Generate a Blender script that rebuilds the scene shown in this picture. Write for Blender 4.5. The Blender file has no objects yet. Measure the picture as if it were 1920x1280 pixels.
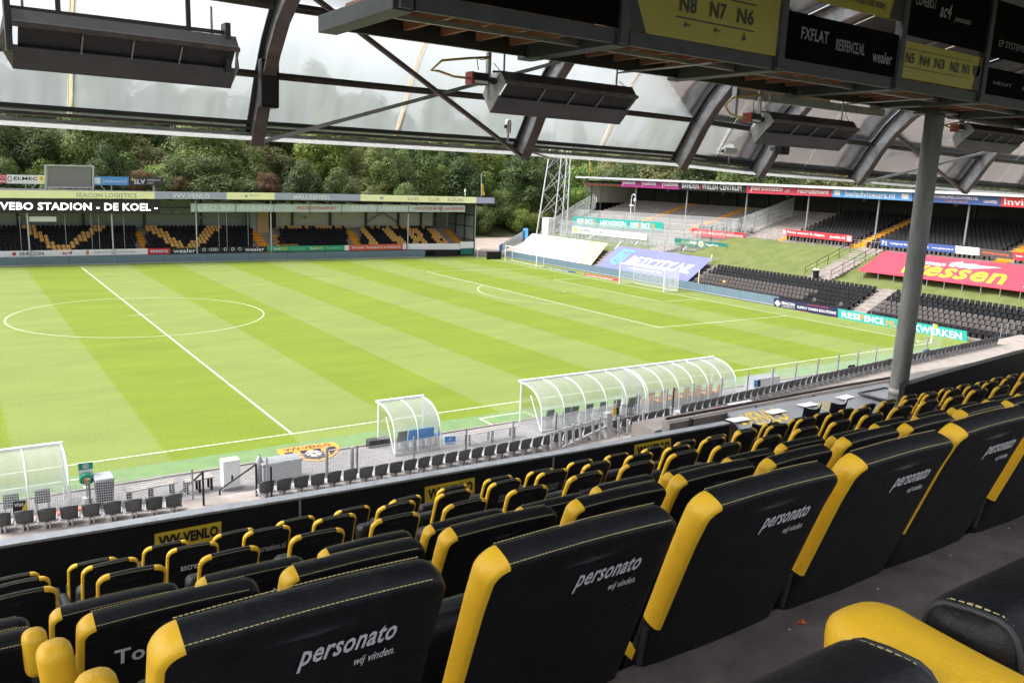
import bpy, bmesh, math, random
from mathutils import Vector, Matrix
random.seed(7)
D = bpy.data
SC = bpy.context.scene
COL = SC.collection
V = Vector
rad = math.radians

# ------------------------------------------------------------------ camera
CAM = V((-12.2164, -34.8905, 11.6887))
YAW, PITCH, ROLL, FPX = 0.602951, -0.195041, 0.0408152, 1552.786
_f = V((math.sin(YAW) * math.cos(PITCH), math.cos(YAW) * math.cos(PITCH), math.sin(PITCH)))
_r = V((math.cos(YAW), -math.sin(YAW), 0))
_u = _r.cross(_f)
RT = math.cos(ROLL) * _r + math.sin(ROLL) * _u
UP = -math.sin(ROLL) * _r + math.cos(ROLL) * _u
FW = _f
cd = D.cameras.new('camera')
cam = D.objects.new('camera', cd)
COL.objects.link(cam)
cam.matrix_world = Matrix(((RT.x, UP.x, -FW.x, CAM.x), (RT.y, UP.y, -FW.y, CAM.y), (RT.z, UP.z, -FW.z, CAM.z), (0, 0, 0, 1)))
cd.sensor_width = 36.0
cd.lens = FPX / 1920 * 36
cd.clip_start = 0.05
cd.clip_end = 2000
SC.camera = cam
SC.render.resolution_x, SC.render.resolution_y = 1024, 682

# ------------------------------------------------------------------ sky, sun, exposure
SUN_EL, SUN_AZ = rad(52), rad(-60)      # soft light from the upper left, high thin cloud
w = D.worlds.new('World')
SC.world = w
w.use_nodes = True
nt = w.node_tree
bg = nt.nodes['Background']
sky = nt.nodes.new('ShaderNodeTexSky')
sky.sky_type = 'NISHITA'
sky.sun_disc = False
sky.sun_elevation = SUN_EL
sky.sun_rotation = SUN_AZ
sky.air_density = 1.0
sky.dust_density = 4.0
sky.ozone_density = 1.0
bw = nt.nodes.new('ShaderNodeRGBToBW')
mx = nt.nodes.new('ShaderNodeMix')
mx.data_type = 'RGBA'
mx.inputs[0].default_value = 0.86          # cloud cover takes the blue out evenly
nt.links.new(sky.outputs[0], bw.inputs[0])
nt.links.new(sky.outputs[0], mx.inputs[6])
nt.links.new(bw.outputs[0], mx.inputs[7])
nt.links.new(mx.outputs[2], bg.inputs[0])
bg.inputs[1].default_value = 0.15
sl = D.lights.new('sun', 'SUN')
sun = D.objects.new('sun', sl)
COL.objects.link(sun)
sl.energy = 1.5
sl.angle = rad(25)
sl.color = (1.0, 0.97, 0.92)
_sd = V((math.sin(SUN_AZ) * math.cos(SUN_EL), math.cos(SUN_AZ) * math.cos(SUN_EL), math.sin(SUN_EL)))
sun.rotation_euler = _sd.to_track_quat('Z', 'Y').to_euler()
SC.view_settings.view_transform = 'Standard'
SC.view_settings.look = 'None'
SC.view_settings.exposure = 1.55
SC.view_settings.gamma = 1.0
SC.render.engine = 'CYCLES'
SC.cycles.use_denoising = True
SC.cycles.max_bounces = 7
SC.cycles.transparent_max_bounces = 12
SC.cycles.sample_clamp_indirect = 8


# ------------------------------------------------------------------ helpers
def at(px, py, x=None, y=None, z=None):
    """the point of the place seen at a spot of the photograph, on a plane of known x, y or z"""
    v = FW + RT * ((px - 960) / FPX) - UP * ((py - 640) / FPX)
    t = (x - CAM.x) / v.x if x is not None else (y - CAM.y) / v.y if y is not None else (z - CAM.z) / v.z
    return CAM + v * t


def pix(p):
    d = V(p) - CAM
    z = d.dot(FW)
    return 960 + FPX * d.dot(RT) / z, 640 - FPX * d.dot(UP) / z, z


WL = {}          # world location of every empty and part, for nested parenting


def tag(o, label=None, cat=None, group=None, kind=None):
    if label: o['label'] = label
    if cat: o['category'] = cat
    if group: o['group'] = group
    if kind: o['kind'] = kind
    return o


def empty(name, loc, label=None, cat=None, group=None, kind=None, rz=0):
    o = D.objects.new(name, None)
    COL.objects.link(o)
    o.location = loc
    o.rotation_euler = (0, 0, rz)
    o.empty_display_size = 0.1
    WL[o.name] = V(loc)
    return tag(o, label, cat, group, kind)


def lerp(a, b, t): return a + (b - a) * t


def interp(pts, x):
    if x <= pts[0][0]: return pts[0][1]
    for (a, va), (b, vb) in zip(pts, pts[1:]):
        if x <= b: return lerp(va, vb, (x - a) / (b - a))
    return pts[-1][1]


class MB:
    def __init__(s): s.v, s.f = [], []

    def add(s, vs, fs):
        n = len(s.v)
        s.v += [V(p) for p in vs]
        s.f += [tuple(i + n for i in q) for q in fs]
        return s

    def hexa(s, p):           # 8 points: bottom ring 0-3, top ring 4-7
        return s.add(p, [(3, 2, 1, 0), (4, 5, 6, 7), (0, 1, 5, 4), (1, 2, 6, 5), (2, 3, 7, 6), (3, 0, 4, 7)])

    def box(s, x0, x1, y0, y1, z0, z1):
        return s.hexa([(x0, y0, z0), (x1, y0, z0), (x1, y1, z0), (x0, y1, z0), (x0, y0, z1), (x1, y0, z1), (x1, y1, z1), (x0, y1, z1)])

    def beam(s, p, q, w, h, up=(0, 0, 1)):
        p, q = V(p), V(q)
        d = (q - p).normalized()
        u = V(up)
        if abs(d.dot(u)) > 0.99: u = V((0, 1, 0))
        r = d.cross(u).normalized()
        u = r.cross(d)
        r, u = r * (w / 2), u * (h / 2)
        return s.hexa([p - r - u, p + r - u, q + r - u, q - r - u, p - r + u, p + r + u, q + r + u, q - r + u])

    def tube(s, p, q, r, n=8, r2=None, cap=True):
        return s.path([p, q], [r, r if r2 is None else r2], n, cap)

    def path(s, pts, r, n=8, cap=True):
        pts = [V(p) for p in pts]
        rs = r if isinstance(r, (list, tuple)) else [r] * len(pts)
        k0 = len(s.v)
        ref = None
        for i, p in enumerate(pts):
            d = (pts[min(i + 1, len(pts) - 1)] - pts[max(i - 1, 0)]).normalized()
            if ref is None: ref = V((0, 0, 1)) if abs(d.z) < 0.9 else V((1, 0, 0))
            a = d.cross(ref).normalized()
            b = a.cross(d).normalized()
            ref = b
            for j in range(n):
                t = 2 * math.pi * j / n
                s.v.append(p + a * (rs[i] * math.cos(t)) + b * (rs[i] * math.sin(t)))
        for i in range(len(pts) - 1):
            for j in range(n):
                a0 = k0 + i * n + j
                a1 = k0 + i * n + (j + 1) % n
                s.f.append((a0, a1, a1 + n, a0 + n))
        if cap:
            s.f.append(tuple(k0 + j for j in range(n))[::-1])
            s.f.append(tuple(k0 + (len(pts) - 1) * n + j for j in range(n)))
        return s

    def quad(s, a, b, c, d): return s.add([a, b, c, d], [(0, 1, 2, 3)])

    def slab(s, q, t):        # 4 corners (bl br tr tl as seen) thickened away from the viewer
        q = [V(p) for p in q]
        n = (q[1] - q[0]).cross(q[3] - q[0]).normalized() * t
        return s.hexa([q[0], q[1], q[1] - n, q[0] - n, q[3], q[2], q[2] - n, q[3] - n])

    def rbox(s, c, sz, r, seg=3):      # rounded box
        hx, hy, hz = [a / 2 for a in sz]
        r = min(r, hx * .98, hy * .98, hz * .98)
        n = 4 * seg
        rows = []
        for i in range(2 * seg + 2):
            if i <= seg: ph = -math.pi / 2 + (math.pi / 2) * i / seg; zo = -(hz - r)
            else: ph = (math.pi / 2) * (i - seg - 1) / seg; zo = hz - r
            cr, sr = math.cos(ph) * r, math.sin(ph) * r
            ring = []
            for (sx, sy, a0) in ((1, 1, 0), (-1, 1, 1), (-1, -1, 2), (1, -1, 3)):
                for j in range(seg + 1):
                    a = (a0 + j / seg) * math.pi / 2
                    ring.append(V(c) + V((sx * (hx - r) + cr * math.cos(a), sy * (hy - r) + cr * math.sin(a), zo + sr)))
            rows.append(ring)
        m = len(rows[0])
        k = len(s.v)
        for ring in rows: s.v += ring
        for i in range(len(rows) - 1):
            for j in range(m):
                a, b = k + i * m + j, k + i * m + (j + 1) % m
                s.f.append((a, b, b + m, a + m))
        s.f.append(tuple(k + j for j in range(m))[::-1])
        s.f.append(tuple(k + (len(rows) - 1) * m + j for j in range(m)))
        return s

    def mesh(s, name, mat, off=V((0, 0, 0)), smooth=False):
        me = D.meshes.new(name)
        me.from_pydata([tuple(p - off) for p in s.v], [], s.f)
        me.materials.append(M[mat] if isinstance(mat, str) else mat)
        if smooth:
            for p in me.polygons: p.use_smooth = True
        me.update()
        return me

    def obj(s, name, mat, parent=None, smooth=False, loc=None, bevel=0, fix=False):
        off = WL[parent.name] if parent else V(loc or (0, 0, 0))
        me = s.mesh(name, mat, off, smooth)
        if fix or smooth:
            bm = bmesh.new(); bm.from_mesh(me)
            bmesh.ops.recalc_face_normals(bm, faces=bm.faces)
            bm.to_mesh(me); bm.free()
        o = D.objects.new(name, me)
        COL.objects.link(o)
        if parent:
            o.parent = parent
            WL[o.name] = WL[parent.name]
        else:
            o.location = off
            WL[o.name] = off
        if bevel:
            m = o.modifiers.new('bevel', 'BEVEL'); m.width = bevel; m.segments = 2; m.limit_method = 'ANGLE'
        return o


def struct(name, mb, mat, label=None, smooth=False):
    o = mb.obj(name, mat, None, smooth)
    o['kind'] = 'structure'
    if label: o['label'] = label
    return o


def copy_tree(o, parent=None):
    c = o.copy()
    COL.objects.link(c)
    c.parent = parent
    if parent is None: pass
    for ch in list(o.children): copy_tree(ch, c)
    return c


# ------------------------------------------------------------------ materials
M = {}


def mat(name, col, rough=0.6, metal=0.0, var=0.0, scale=8.0, bump=0.0, bscale=60.0, spec=0.5, col2=None, emit=0.0, rand=0.0, detail=5.0, stretch=None):
    m = D.materials.new(name)
    m.use_nodes = True
    n, l = m.node_tree.nodes, m.node_tree.links
    b = n['Principled BSDF']
    b.inputs['Base Color'].default_value = (*col, 1)
    b.inputs['Roughness'].default_value = rough
    b.inputs['Metallic'].default_value = metal
    b.inputs['Specular IOR Level'].default_value = spec
    M[name] = m
    tc = n.new('ShaderNodeTexCoord')
    src = tc.outputs['Object']
    if stretch:
        mp = n.new('ShaderNodeMapping'); mp.inputs['Scale'].default_value = stretch
        l.new(src, mp.inputs[0]); src = mp.outputs[0]
    if var > 0 or col2:
        t = n.new('ShaderNodeTexNoise'); t.inputs['Scale'].default_value = scale; t.inputs['Detail'].default_value = detail
        t.inputs['Roughness'].default_value = 0.65
        l.new(src, t.inputs['Vector'])
        r = n.new('ShaderNodeValToRGB')
        c2 = col2 if col2 else tuple(min(1, c * (1 + var)) for c in col)
        c1 = col if col2 else tuple(c * (1 - var) for c in col)
        r.color_ramp.elements[0].position = 0.32; r.color_ramp.elements[1].position = 0.68
        r.color_ramp.elements[0].color = (*c1, 1); r.color_ramp.elements[1].color = (*c2, 1)
        l.new(t.outputs['Fac'], r.inputs[0])
        out = r.outputs[0]
        if rand:
            oi = n.new('ShaderNodeObjectInfo'); hs = n.new('ShaderNodeHueSaturation')
            mr = n.new('ShaderNodeMapRange'); mr.inputs[3].default_value = 1 - rand; mr.inputs[4].default_value = 1 + rand
            l.new(oi.outputs['Random'], mr.inputs[0]); l.new(mr.outputs[0], hs.inputs['Value'])
            l.new(out, hs.inputs['Color']); out = hs.outputs[0]
        l.new(out, b.inputs['Base Color'])
    if bump:
        t2 = n.new('ShaderNodeTexNoise'); t2.inputs['Scale'].default_value = bscale; t2.inputs['Detail'].default_value = 4
        bp = n.new('ShaderNodeBump'); bp.inputs['Strength'].default_value = bump; bp.inputs['Distance'].default_value = 0.01
        l.new(src, t2.inputs['Vector']); l.new(t2.outputs['Fac'], bp.inputs['Height']); l.new(bp.outputs[0], b.inputs['Normal'])
    if emit:
        b.inputs['Emission Color'].default_value = (*col, 1); b.inputs['Emission Strength'].default_value = emit
    return m


mat('leather_black', (0.0075, 0.0078, 0.0098), 0.46, var=0.35, scale=14, bump=0.25, bscale=90, spec=0.3, rand=0.15)
mat('leather_yellow', (0.84, 0.49, 0.026), 0.42, var=0.06, scale=10, bump=0.15, bscale=120, spec=0.4, rand=0.05)
mat('stitch', (0.60, 0.50, 0.22), 0.7)
mat('print_white', (0.72, 0.72, 0.76), 0.6)
mat('print_mid', (0.40, 0.40, 0.43), 0.6)
mat('sign_black', (0.0035, 0.0035, 0.004), 0.95, spec=0.05)
mat('print_grey', (0.19, 0.19, 0.21), 0.6)
mat('carpet', (0.150, 0.124, 0.118), 0.95, var=0.3, scale=7, bump=0.8, bscale=320, spec=0.1)
mat('black_paint', (0.006, 0.006, 0.007), 0.55, var=0.3, scale=3, spec=0.3)
mat('dark_steel', (0.030, 0.031, 0.035), 0.5, var=0.3, scale=4, bump=0.05, metal=0.0)
mat('mezz_steel', (0.034, 0.036, 0.041), 0.6, var=0.25, scale=4)
mat('rafter_brown', (0.085, 0.062, 0.058), 0.55, var=0.35, scale=5, bump=0.1, bscale=30)
mat('galv', (0.34, 0.35, 0.37), 0.42, metal=0.5, var=0.18, scale=6)
mat('rafter_web', (0.26, 0.265, 0.28), 0.45, metal=0.3, var=0.3, scale=5, bump=0.05, bscale=20)
mat('galv_light', (0.46, 0.47, 0.49), 0.45, metal=0.3, var=0.12, scale=6)
mat('pillar_paint', (0.165, 0.165, 0.158), 0.5, var=0.32, scale=2.5, bump=0.05, bscale=25, stretch=(1, 1, .25))
mat('concrete', (0.25, 0.22, 0.205), 0.9, var=0.22, scale=1.6, bump=0.3, bscale=30)
mat('concrete_light', (0.27, 0.235, 0.215), 0.9, var=0.2, scale=1.4, bump=0.3, bscale=25)
mat('pavers', (0.195, 0.185, 0.185), 0.9, var=0.15, scale=2.5, bump=0.3, bscale=20)
mat('timber', (0.22, 0.085, 0.032), 0.6, var=0.35, scale=3, stretch=(1, 8, 8), bump=0.1)
mat('plywood', (0.46, 0.29, 0.15), 0.65, var=0.2, scale=2.5, stretch=(1, 1, 6))
mat('white_paint', (0.78, 0.78, 0.78), 0.5, var=0.04, scale=3)
mat('white_metal', (0.72, 0.73, 0.74), 0.4, var=0.05, scale=3)
mat('grey_plastic', (0.050, 0.052, 0.058), 0.42, var=0.12, scale=6, rand=0.25)
mat('grey_light_plastic', (0.30, 0.31, 0.33), 0.5, var=0.1)
mat('seat_black', (0.009, 0.0095, 0.012), 0.6, var=0.2, scale=5, rand=0.3, spec=0.14)
mat('seat_brown', (0.045, 0.036, 0.035), 0.6, var=0.2, scale=5, rand=0.2)
mat('seat_yellow', (0.60, 0.32, 0.075), 0.5, var=0.1, scale=5, rand=0.12)
mat('seat_orange', (0.72, 0.30, 0.02), 0.45)
mat('seat_blue', (0.03, 0.27, 0.72), 0.4)
mat('stair_yellow', (0.62, 0.27, 0.008), 0.7, var=0.15, scale=1.5)
mat('sign_yellow', (0.66, 0.47, 0.03), 0.5, var=0.05)
mat('mezz_yellow', (0.28, 0.245, 0.010), 0.45, var=0.1, scale=2)
mat('fascia_yellow', (0.88, 0.87, 0.52), 0.5, var=0.05, scale=.6)
mat('fascia_lilac', (0.37, 0.38, 0.53), 0.5, var=0.05, scale=.6)
mat('fascia_text', (0.42, 0.41, 0.32), 0.6)
mat('led_black', (0.012, 0.009, 0.014), 0.4)
mat('led_white', (0.9, 0.9, 0.95), 0.5, emit=0.9)
mat('led_panel', (0.11, 0.165, 0.215), 0.45, var=0.08, scale=.8)
mat('screen_grey', (0.20, 0.195, 0.195), 0.5, var=0.04)
mat('board_grey', (0.42, 0.48, 0.48), 0.5, var=0.06, scale=.5)
mat('board_grey_text', (0.60, 0.64, 0.64), 0.5)
mat('red_text', (0.45, 0.03, 0.03), 0.5)
mat('red', (0.55, 0.022, 0.035), 0.5, var=0.04)
mat('banner_red', (0.62, 0.045, 0.075), 0.55, var=0.07, scale=.5, bump=0.2, bscale=1.2)
mat('pink', (0.55, 0.035, 0.22), 0.5)
mat('magenta', (0.30, 0.02, 0.16), 0.5)
mat('teal', (0.01, 0.30, 0.26), 0.5, var=0.04)
mat('dark_teal', (0.006, 0.15, 0.12), 0.5, var=0.05)
mat('navy', (0.010, 0.012, 0.055), 0.45)
mat('blue', (0.03, 0.075, 0.25), 0.5)
mat('sky_blue', (0.09, 0.30, 0.66), 0.5)
mat('orange', (0.62, 0.22, 0.03), 0.5)
mat('orange_red', (0.60, 0.11, 0.04), 0.5)
mat('green', (0.02, 0.34, 0.16), 0.5)
mat('lime', (0.42, 0.56, 0.03), 0.5)
mat('banner_blue', (0.13, 0.14, 0.40), 0.55, var=0.12, scale=.4, bump=0.25, bscale=.9)
mat('banner_white', (0.62, 0.61, 0.56), 0.6, var=0.06, scale=.4, bump=0.25, bscale=.9)
mat('banner_cream', (0.62, 0.55, 0.22), 0.6, var=0.1, scale=.4)
mat('pale_text', (0.60, 0.60, 0.56), 0.6)
mat('black_print', (0.008, 0.008, 0.008), 0.5)
mat('brown_board', (0.06, 0.05, 0.045), 0.5)
mat('grass_bank', (0.070, 0.105, 0.018), 0.95, col2=(0.135, 0.146, 0.046), scale=0.7, bump=1.0, bscale=6, detail=8)
mat('ground_soil', (0.13, 0.12, 0.06), 0.95, col2=(0.09, 0.12, 0.03), scale=0.12)
mat('hill_soil', (0.10, 0.085, 0.045), 0.95, col2=(0.05, 0.075, 0.02), scale=0.25, detail=8)
mat('yard', (0.33, 0.27, 0.23), 0.95, var=0.2, scale=0.3, detail=7)
mat('turf_strip', (0.125, 0.205, 0.078), 0.9, var=0.12, scale=1.2, bump=0.3, bscale=25)
mat('bark', (0.075, 0.058, 0.042), 0.9, var=0.3, scale=6)
mat('wall_pale', (0.50, 0.50, 0.44), 0.7, var=0.08, scale=.6)
mat('wall_dark', (0.035, 0.035, 0.035), 0.8, var=0.2, scale=.5)
mat('wall_grey', (0.27, 0.285, 0.29), 0.6, var=0.07, scale=.6)
mat('rust', (0.24, 0.06, 0.03), 0.7)
mat('line_white', (0.52, 0.57, 0.42), 0.8, var=0.08, scale=2)
mat('wood_grey', (0.33, 0.30, 0.28), 0.8, var=0.15, scale=3)
mat('paper', (0.72, 0.70, 0.72), 0.7)
mat('paper_pink', (0.72, 0.30, 0.50), 0.7)
mat('tarp_grey', (0.20, 0.20, 0.22), 0.35, var=0.1, scale=1)
mat('mast_steel', (0.62, 0.64, 0.66), 0.45, metal=0.2, var=0.1)
mat('heater_dark', (0.034, 0.028, 0.027), 0.45, var=0.25, scale=5)
mat('heater_lip', (0.072, 0.072, 0.080), 0.38, metal=0.3, var=0.15, scale=4)
mat('heater_black', (0.012, 0.012, 0.016), 0.6, var=0.3, scale=10)
mat('hose', (0.42, 0.33, 0.06), 0.5)
mat('flag_yellow', (0.75, 0.55, 0.03), 0.6)
mat('rug_orange', (0.60, 0.25, 0.04), 0.9, var=0.08)
mat('wire', (0.55, 0.57, 0.59), 0.5, metal=0.1)
mat('aed_green', (0.01, 0.28, 0.17), 0.35)


def leaf_mat(name, c1, c2):
    m = D.materials.new(name); m.use_nodes = True; M[name] = m
    n, l = m.node_tree.nodes, m.node_tree.links
    b = n['Principled BSDF']; b.inputs['Roughness'].default_value = 0.6; b.inputs['Specular IOR Level'].default_value = 0.25
    tc = n.new('ShaderNodeTexCoord'); t = n.new('ShaderNodeTexNoise'); t.inputs['Scale'].default_value = 0.55; t.inputs['Detail'].default_value = 6
    r = n.new('ShaderNodeValToRGB'); r.color_ramp.elements[0].position = .3; r.color_ramp.elements[1].position = .7
    r.color_ramp.elements[0].color = (*c1, 1); r.color_ramp.elements[1].color = (*c2, 1)
    oi = n.new('ShaderNodeObjectInfo'); hs = n.new('ShaderNodeHueSaturation')
    mr = n.new('ShaderNodeMapRange'); mr.inputs[3].default_value = .72; mr.inputs[4].default_value = 1.3
    mr2 = n.new('ShaderNodeMapRange'); mr2.inputs[3].default_value = .475; mr2.inputs[4].default_value = .512
    wn = n.new('ShaderNodeTexWhiteNoise'); wn.noise_dimensions = '1D'
    l.new(oi.outputs['Random'], mr.inputs[0]); l.new(oi.outputs['Random'], wn.inputs['W']); l.new(wn.outputs[0], mr2.inputs[0])
    l.new(tc.outputs['Object'], t.inputs[0]); l.new(t.outputs[0], r.inputs[0]); l.new(r.outputs[0], hs.inputs['Color'])
    l.new(mr.outputs[0], hs.inputs['Value']); l.new(mr2.outputs[0], hs.inputs['Hue'])
    l.new(hs.outputs[0], b.inputs['Base Color'])
    tr = n.new('ShaderNodeBsdfTranslucent'); l.new(hs.outputs[0], tr.inputs[0])
    ms = n.new('ShaderNodeMixShader'); ms.inputs[0].default_value = .3
    l.new(b.outputs[0], ms.inputs[1]); l.new(tr.outputs[0], ms.inputs[2]); l.new(ms.outputs[0], n['Material Output'].inputs[0])


leaf_mat('leaf_dark', (0.042, 0.073, 0.026), (0.125, 0.172, 0.060))
leaf_mat('leaf_mid', (0.066, 0.107, 0.030), (0.185, 0.243, 0.080))
leaf_mat('leaf_light', (0.100, 0.163, 0.032), (0.235, 0.318, 0.081))
leaf_mat('leaf_olive', (0.090, 0.104, 0.037), (0.210, 0.217, 0.095))
leaf_mat('leaf_rust', (0.090, 0.073, 0.032), (0.210, 0.139, 0.059))


def pane_mat(name, blur, milk, tint, film=(0.85, 0.87, 0.88)):
    """clear sheet: a milky film scatters the light, the rest is seen through it softly"""
    m = D.materials.new(name); m.use_nodes = True; M[name] = m
    n, l = m.node_tree.nodes, m.node_tree.links
    n.remove(n['Principled BSDF'])
    rf = n.new('ShaderNodeBsdfRefraction'); rf.inputs['Color'].default_value = (*tint, 1)
    rf.inputs['IOR'].default_value = 1.08; rf.inputs['Roughness'].default_value = blur
    tp = n.new('ShaderNodeBsdfTransparent'); tp.inputs[0].default_value = (*tint, 1)
    m0 = n.new('ShaderNodeMixShader'); m0.inputs[0].default_value = 0.40 if blur > 0 else 1.0
    l.new(rf.outputs[0], m0.inputs[1]); l.new(tp.outputs[0], m0.inputs[2])
    tl = n.new('ShaderNodeBsdfTranslucent'); tl.inputs[0].default_value = (*film, 1)
    df = n.new('ShaderNodeBsdfDiffuse'); df.inputs[0].default_value = (*film, 1)
    m1 = n.new('ShaderNodeMixShader'); m1.inputs[0].default_value = 0.25
    l.new(tl.outputs[0], m1.inputs[1]); l.new(df.outputs[0], m1.inputs[2])
    tc = n.new('ShaderNodeTexCoord'); mp = n.new('ShaderNodeMapping'); mp.inputs['Scale'].default_value = (3, .6, .6)
    t = n.new('ShaderNodeTexNoise'); t.inputs['Scale'].default_value = 1.6; t.inputs['Detail'].default_value = 6
    mr = n.new('ShaderNodeMapRange'); mr.inputs[1].default_value = .3; mr.inputs[2].default_value = .75
    kk = .16 if blur > 0 else .1
    mr.inputs[3].default_value = milk * (1 - kk); mr.inputs[4].default_value = min(1, milk * (1 + kk))
    l.new(tc.outputs['Object'], mp.inputs[0]); l.new(mp.outputs[0], t.inputs[0]); l.new(t.outputs[0], mr.inputs[0])
    m2 = n.new('ShaderNodeMixShader'); l.new(mr.outputs[0], m2.inputs[0])
    l.new(m0.outputs[0], m2.inputs[1]); l.new(m1.outputs[0], m2.inputs[2])
    gl = n.new('ShaderNodeBsdfGlossy'); gl.inputs['Roughness'].default_value = .15
    fr = n.new('ShaderNodeFresnel'); fr.inputs[0].default_value = 1.25
    m3 = n.new('ShaderNodeMixShader'); l.new(fr.outputs[0], m3.inputs[0]); l.new(m2.outputs[0], m3.inputs[1]); l.new(gl.outputs[0], m3.inputs[2])
    l.new(m3.outputs[0], n['Material Output'].inputs[0])


pane_mat('roof_sheet', 0.6, 0.27, (0.82, 0.85, 0.875), (0.70, 0.745, 0.78))
pane_mat('dugout_glare_sheet', 0.0, 0.6, (0.93, 0.96, 0.95))  # strong milky film paints the sky glare into the shelter tops
pane_mat('edge_sheet', 0.0, 0.75, (0.95, 0.96, 0.97), (0.9, 0.9, 0.92))
pane_mat('bar_cream', 0.0, 0.95, (0.9, 0.85, 0.75), (0.82, 0.74, 0.62))
pane_mat('clear_sheet', 0.0, 0.13, (0.95, 0.97, 0.98))

mat('dull_red', (0.24, 0.018, 0.02), 0.5)
# dusty, uneven sheen on the black leather
_m = M['leather_black']; n, l = _m.node_tree.nodes, _m.node_tree.links
_t = n.new('ShaderNodeTexNoise'); _t.inputs['Scale'].default_value = 5.0; _t.inputs['Detail'].default_value = 9; _t.inputs['Roughness'].default_value = .75
_c = n.new('ShaderNodeTexCoord'); _p = n.new('ShaderNodeMapping'); _p.inputs['Scale'].default_value = (1, 1, 2.2); _p.inputs['Rotation'].default_value = (0, .6, .2)
_o = n.new('ShaderNodeObjectInfo'); _a = n.new('ShaderNodeVectorMath'); _a.operation = 'ADD'
l.new(_c.outputs['Object'], _a.inputs[0]); l.new(_o.outputs['Location'], _a.inputs[1]); l.new(_a.outputs[0], _p.inputs[0]); l.new(_p.outputs[0], _t.inputs[0])
_r = n.new('ShaderNodeMapRange'); _r.inputs[1].default_value = .3; _r.inputs[2].default_value = .75; _r.inputs[3].default_value = .34; _r.inputs[4].default_value = .66
l.new(_t.outputs[0], _r.inputs[0]); l.new(_r.outputs[0], n['Principled BSDF'].inputs['Roughness'])

# pitch grass: mown bands 5.25 m wide across the length
m = mat('pitch_grass', (0.2, 0.26, 0.07), 0.9, spec=0.15)
n, l = m.node_tree.nodes, m.node_tree.links
tc = n.new('ShaderNodeTexCoord'); sx = n.new('ShaderNodeSeparateXYZ'); l.new(tc.outputs['Object'], sx.inputs[0])
wob = n.new('ShaderNodeTexNoise'); wob.inputs['Scale'].default_value = 1.3; l.new(tc.outputs['Object'], wob.inputs[0])
ad = n.new('ShaderNodeMath'); ad.operation = 'MULTIPLY_ADD'; ad.inputs[1].default_value = 0.25; l.new(wob.outputs[0], ad.inputs[0]); l.new(sx.outputs[0], ad.inputs[2])
sn = n.new('ShaderNodeMath'); sn.operation = 'MULTIPLY'; sn.inputs[1].default_value = math.pi / 5.25; l.new(ad.outputs[0], sn.inputs[0])
s2 = n.new('ShaderNodeMath'); s2.operation = 'SINE'; l.new(sn.outputs[0], s2.inputs[0])
s3 = n.new('ShaderNodeMath'); s3.operation = 'MULTIPLY_ADD'; s3.inputs[1].default_value = 9; s3.inputs[2].default_value = .5; s3.use_clamp = True; l.new(s2.outputs[0], s3.inputs[0])
mxc = n.new('ShaderNodeMix'); mxc.data_type = 'RGBA'; mxc.inputs[6].default_value = (0.138, 0.191, 0.020, 1); mxc.inputs[7].default_value = (0.163, 0.208, 0.053, 1)
l.new(s3.outputs[0], mxc.inputs[0])
n1 = n.new('ShaderNodeTexNoise'); n1.inputs['Scale'].default_value = 0.25; n1.inputs['Detail'].default_value = 8; n1.inputs['Roughness'].default_value = .7
mp = n.new('ShaderNodeMapping'); mp.inputs['Scale'].default_value = (.5, 1.6, 1); l.new(tc.outputs['Object'], mp.inputs[0]); l.new(mp.outputs[0], n1.inputs[0])
n2 = n.new('ShaderNodeTexNoise'); n2.inputs['Scale'].default_value = 9; n2.inputs['Detail'].default_value = 3; l.new(tc.outputs['Object'], n2.inputs[0])
a1 = n.new('ShaderNodeMath'); a1.operation = 'ADD'; l.new(n1.outputs[0], a1.inputs[0]); l.new(n2.outputs[0], a1.inputs[1])
mr = n.new('ShaderNodeMapRange'); mr.inputs[1].default_value = .6; mr.inputs[2].default_value = 1.4; mr.inputs[3].default_value = .76; mr.inputs[4].default_value = 1.22
l.new(a1.outputs[0], mr.inputs[0])
hv = n.new('ShaderNodeHueSaturation'); l.new(mxc.outputs[2], hv.inputs['Color']); l.new(mr.outputs[0], hv.inputs['Value'])
l.new(hv.outputs[0], n['Principled BSDF'].inputs['Base Color'])
bp = n.new('ShaderNodeBump'); bp.inputs['Strength'].default_value = .4; bp.inputs['Distance'].default_value = .02
n4 = n.new('ShaderNodeTexNoise'); n4.inputs['Scale'].default_value = 30; l.new(tc.outputs['Object'], n4.inputs[0]); l.new(n4.outputs[0], bp.inputs['Height'])
l.new(bp.outputs[0], n['Principled BSDF'].inputs['Normal'])

# ------------------------------------------------------------------ lettering
_tc = {}


def text_shape(s, bold=0.0, shear=0.0):
    k = (s, bold, shear)
    if k in _tc: return _tc[k]
    cu = D.curves.new('t', 'FONT'); cu.body = s; cu.offset = .05 if bold == .06 else min(bold, .02); cu.shear = shear; cu.resolution_u = 2
    cu.space_character = 1.0 + min(bold, .03) * 1.6
    o = D.objects.new('t', cu); COL.objects.link(o)
    dg = bpy.context.evaluated_depsgraph_get(); dg.update()
    me = o.evaluated_get(dg).to_mesh()
    vs = [(v.co.x, v.co.y) for v in me.vertices]; fs = [tuple(p.vertices) for p in me.polygons]
    o.evaluated_get(dg).to_mesh_clear()
    D.objects.remove(o); D.curves.remove(cu)
    if vs:
        x0, x1 = min(v[0] for v in vs), max(v[0] for v in vs); y0, y1 = min(v[1] for v in vs), max(v[1] for v in vs)
        vs = [((x - x0) / (x1 - x0), (y - y0) / max(1e-6, y1 - y0)) for x, y in vs]
    _tc[k] = (vs, fs)
    return _tc[k]


def qpt(q, u, v): return lerp(lerp(q[0], q[1], u), lerp(q[3], q[2], u), v)


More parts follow.
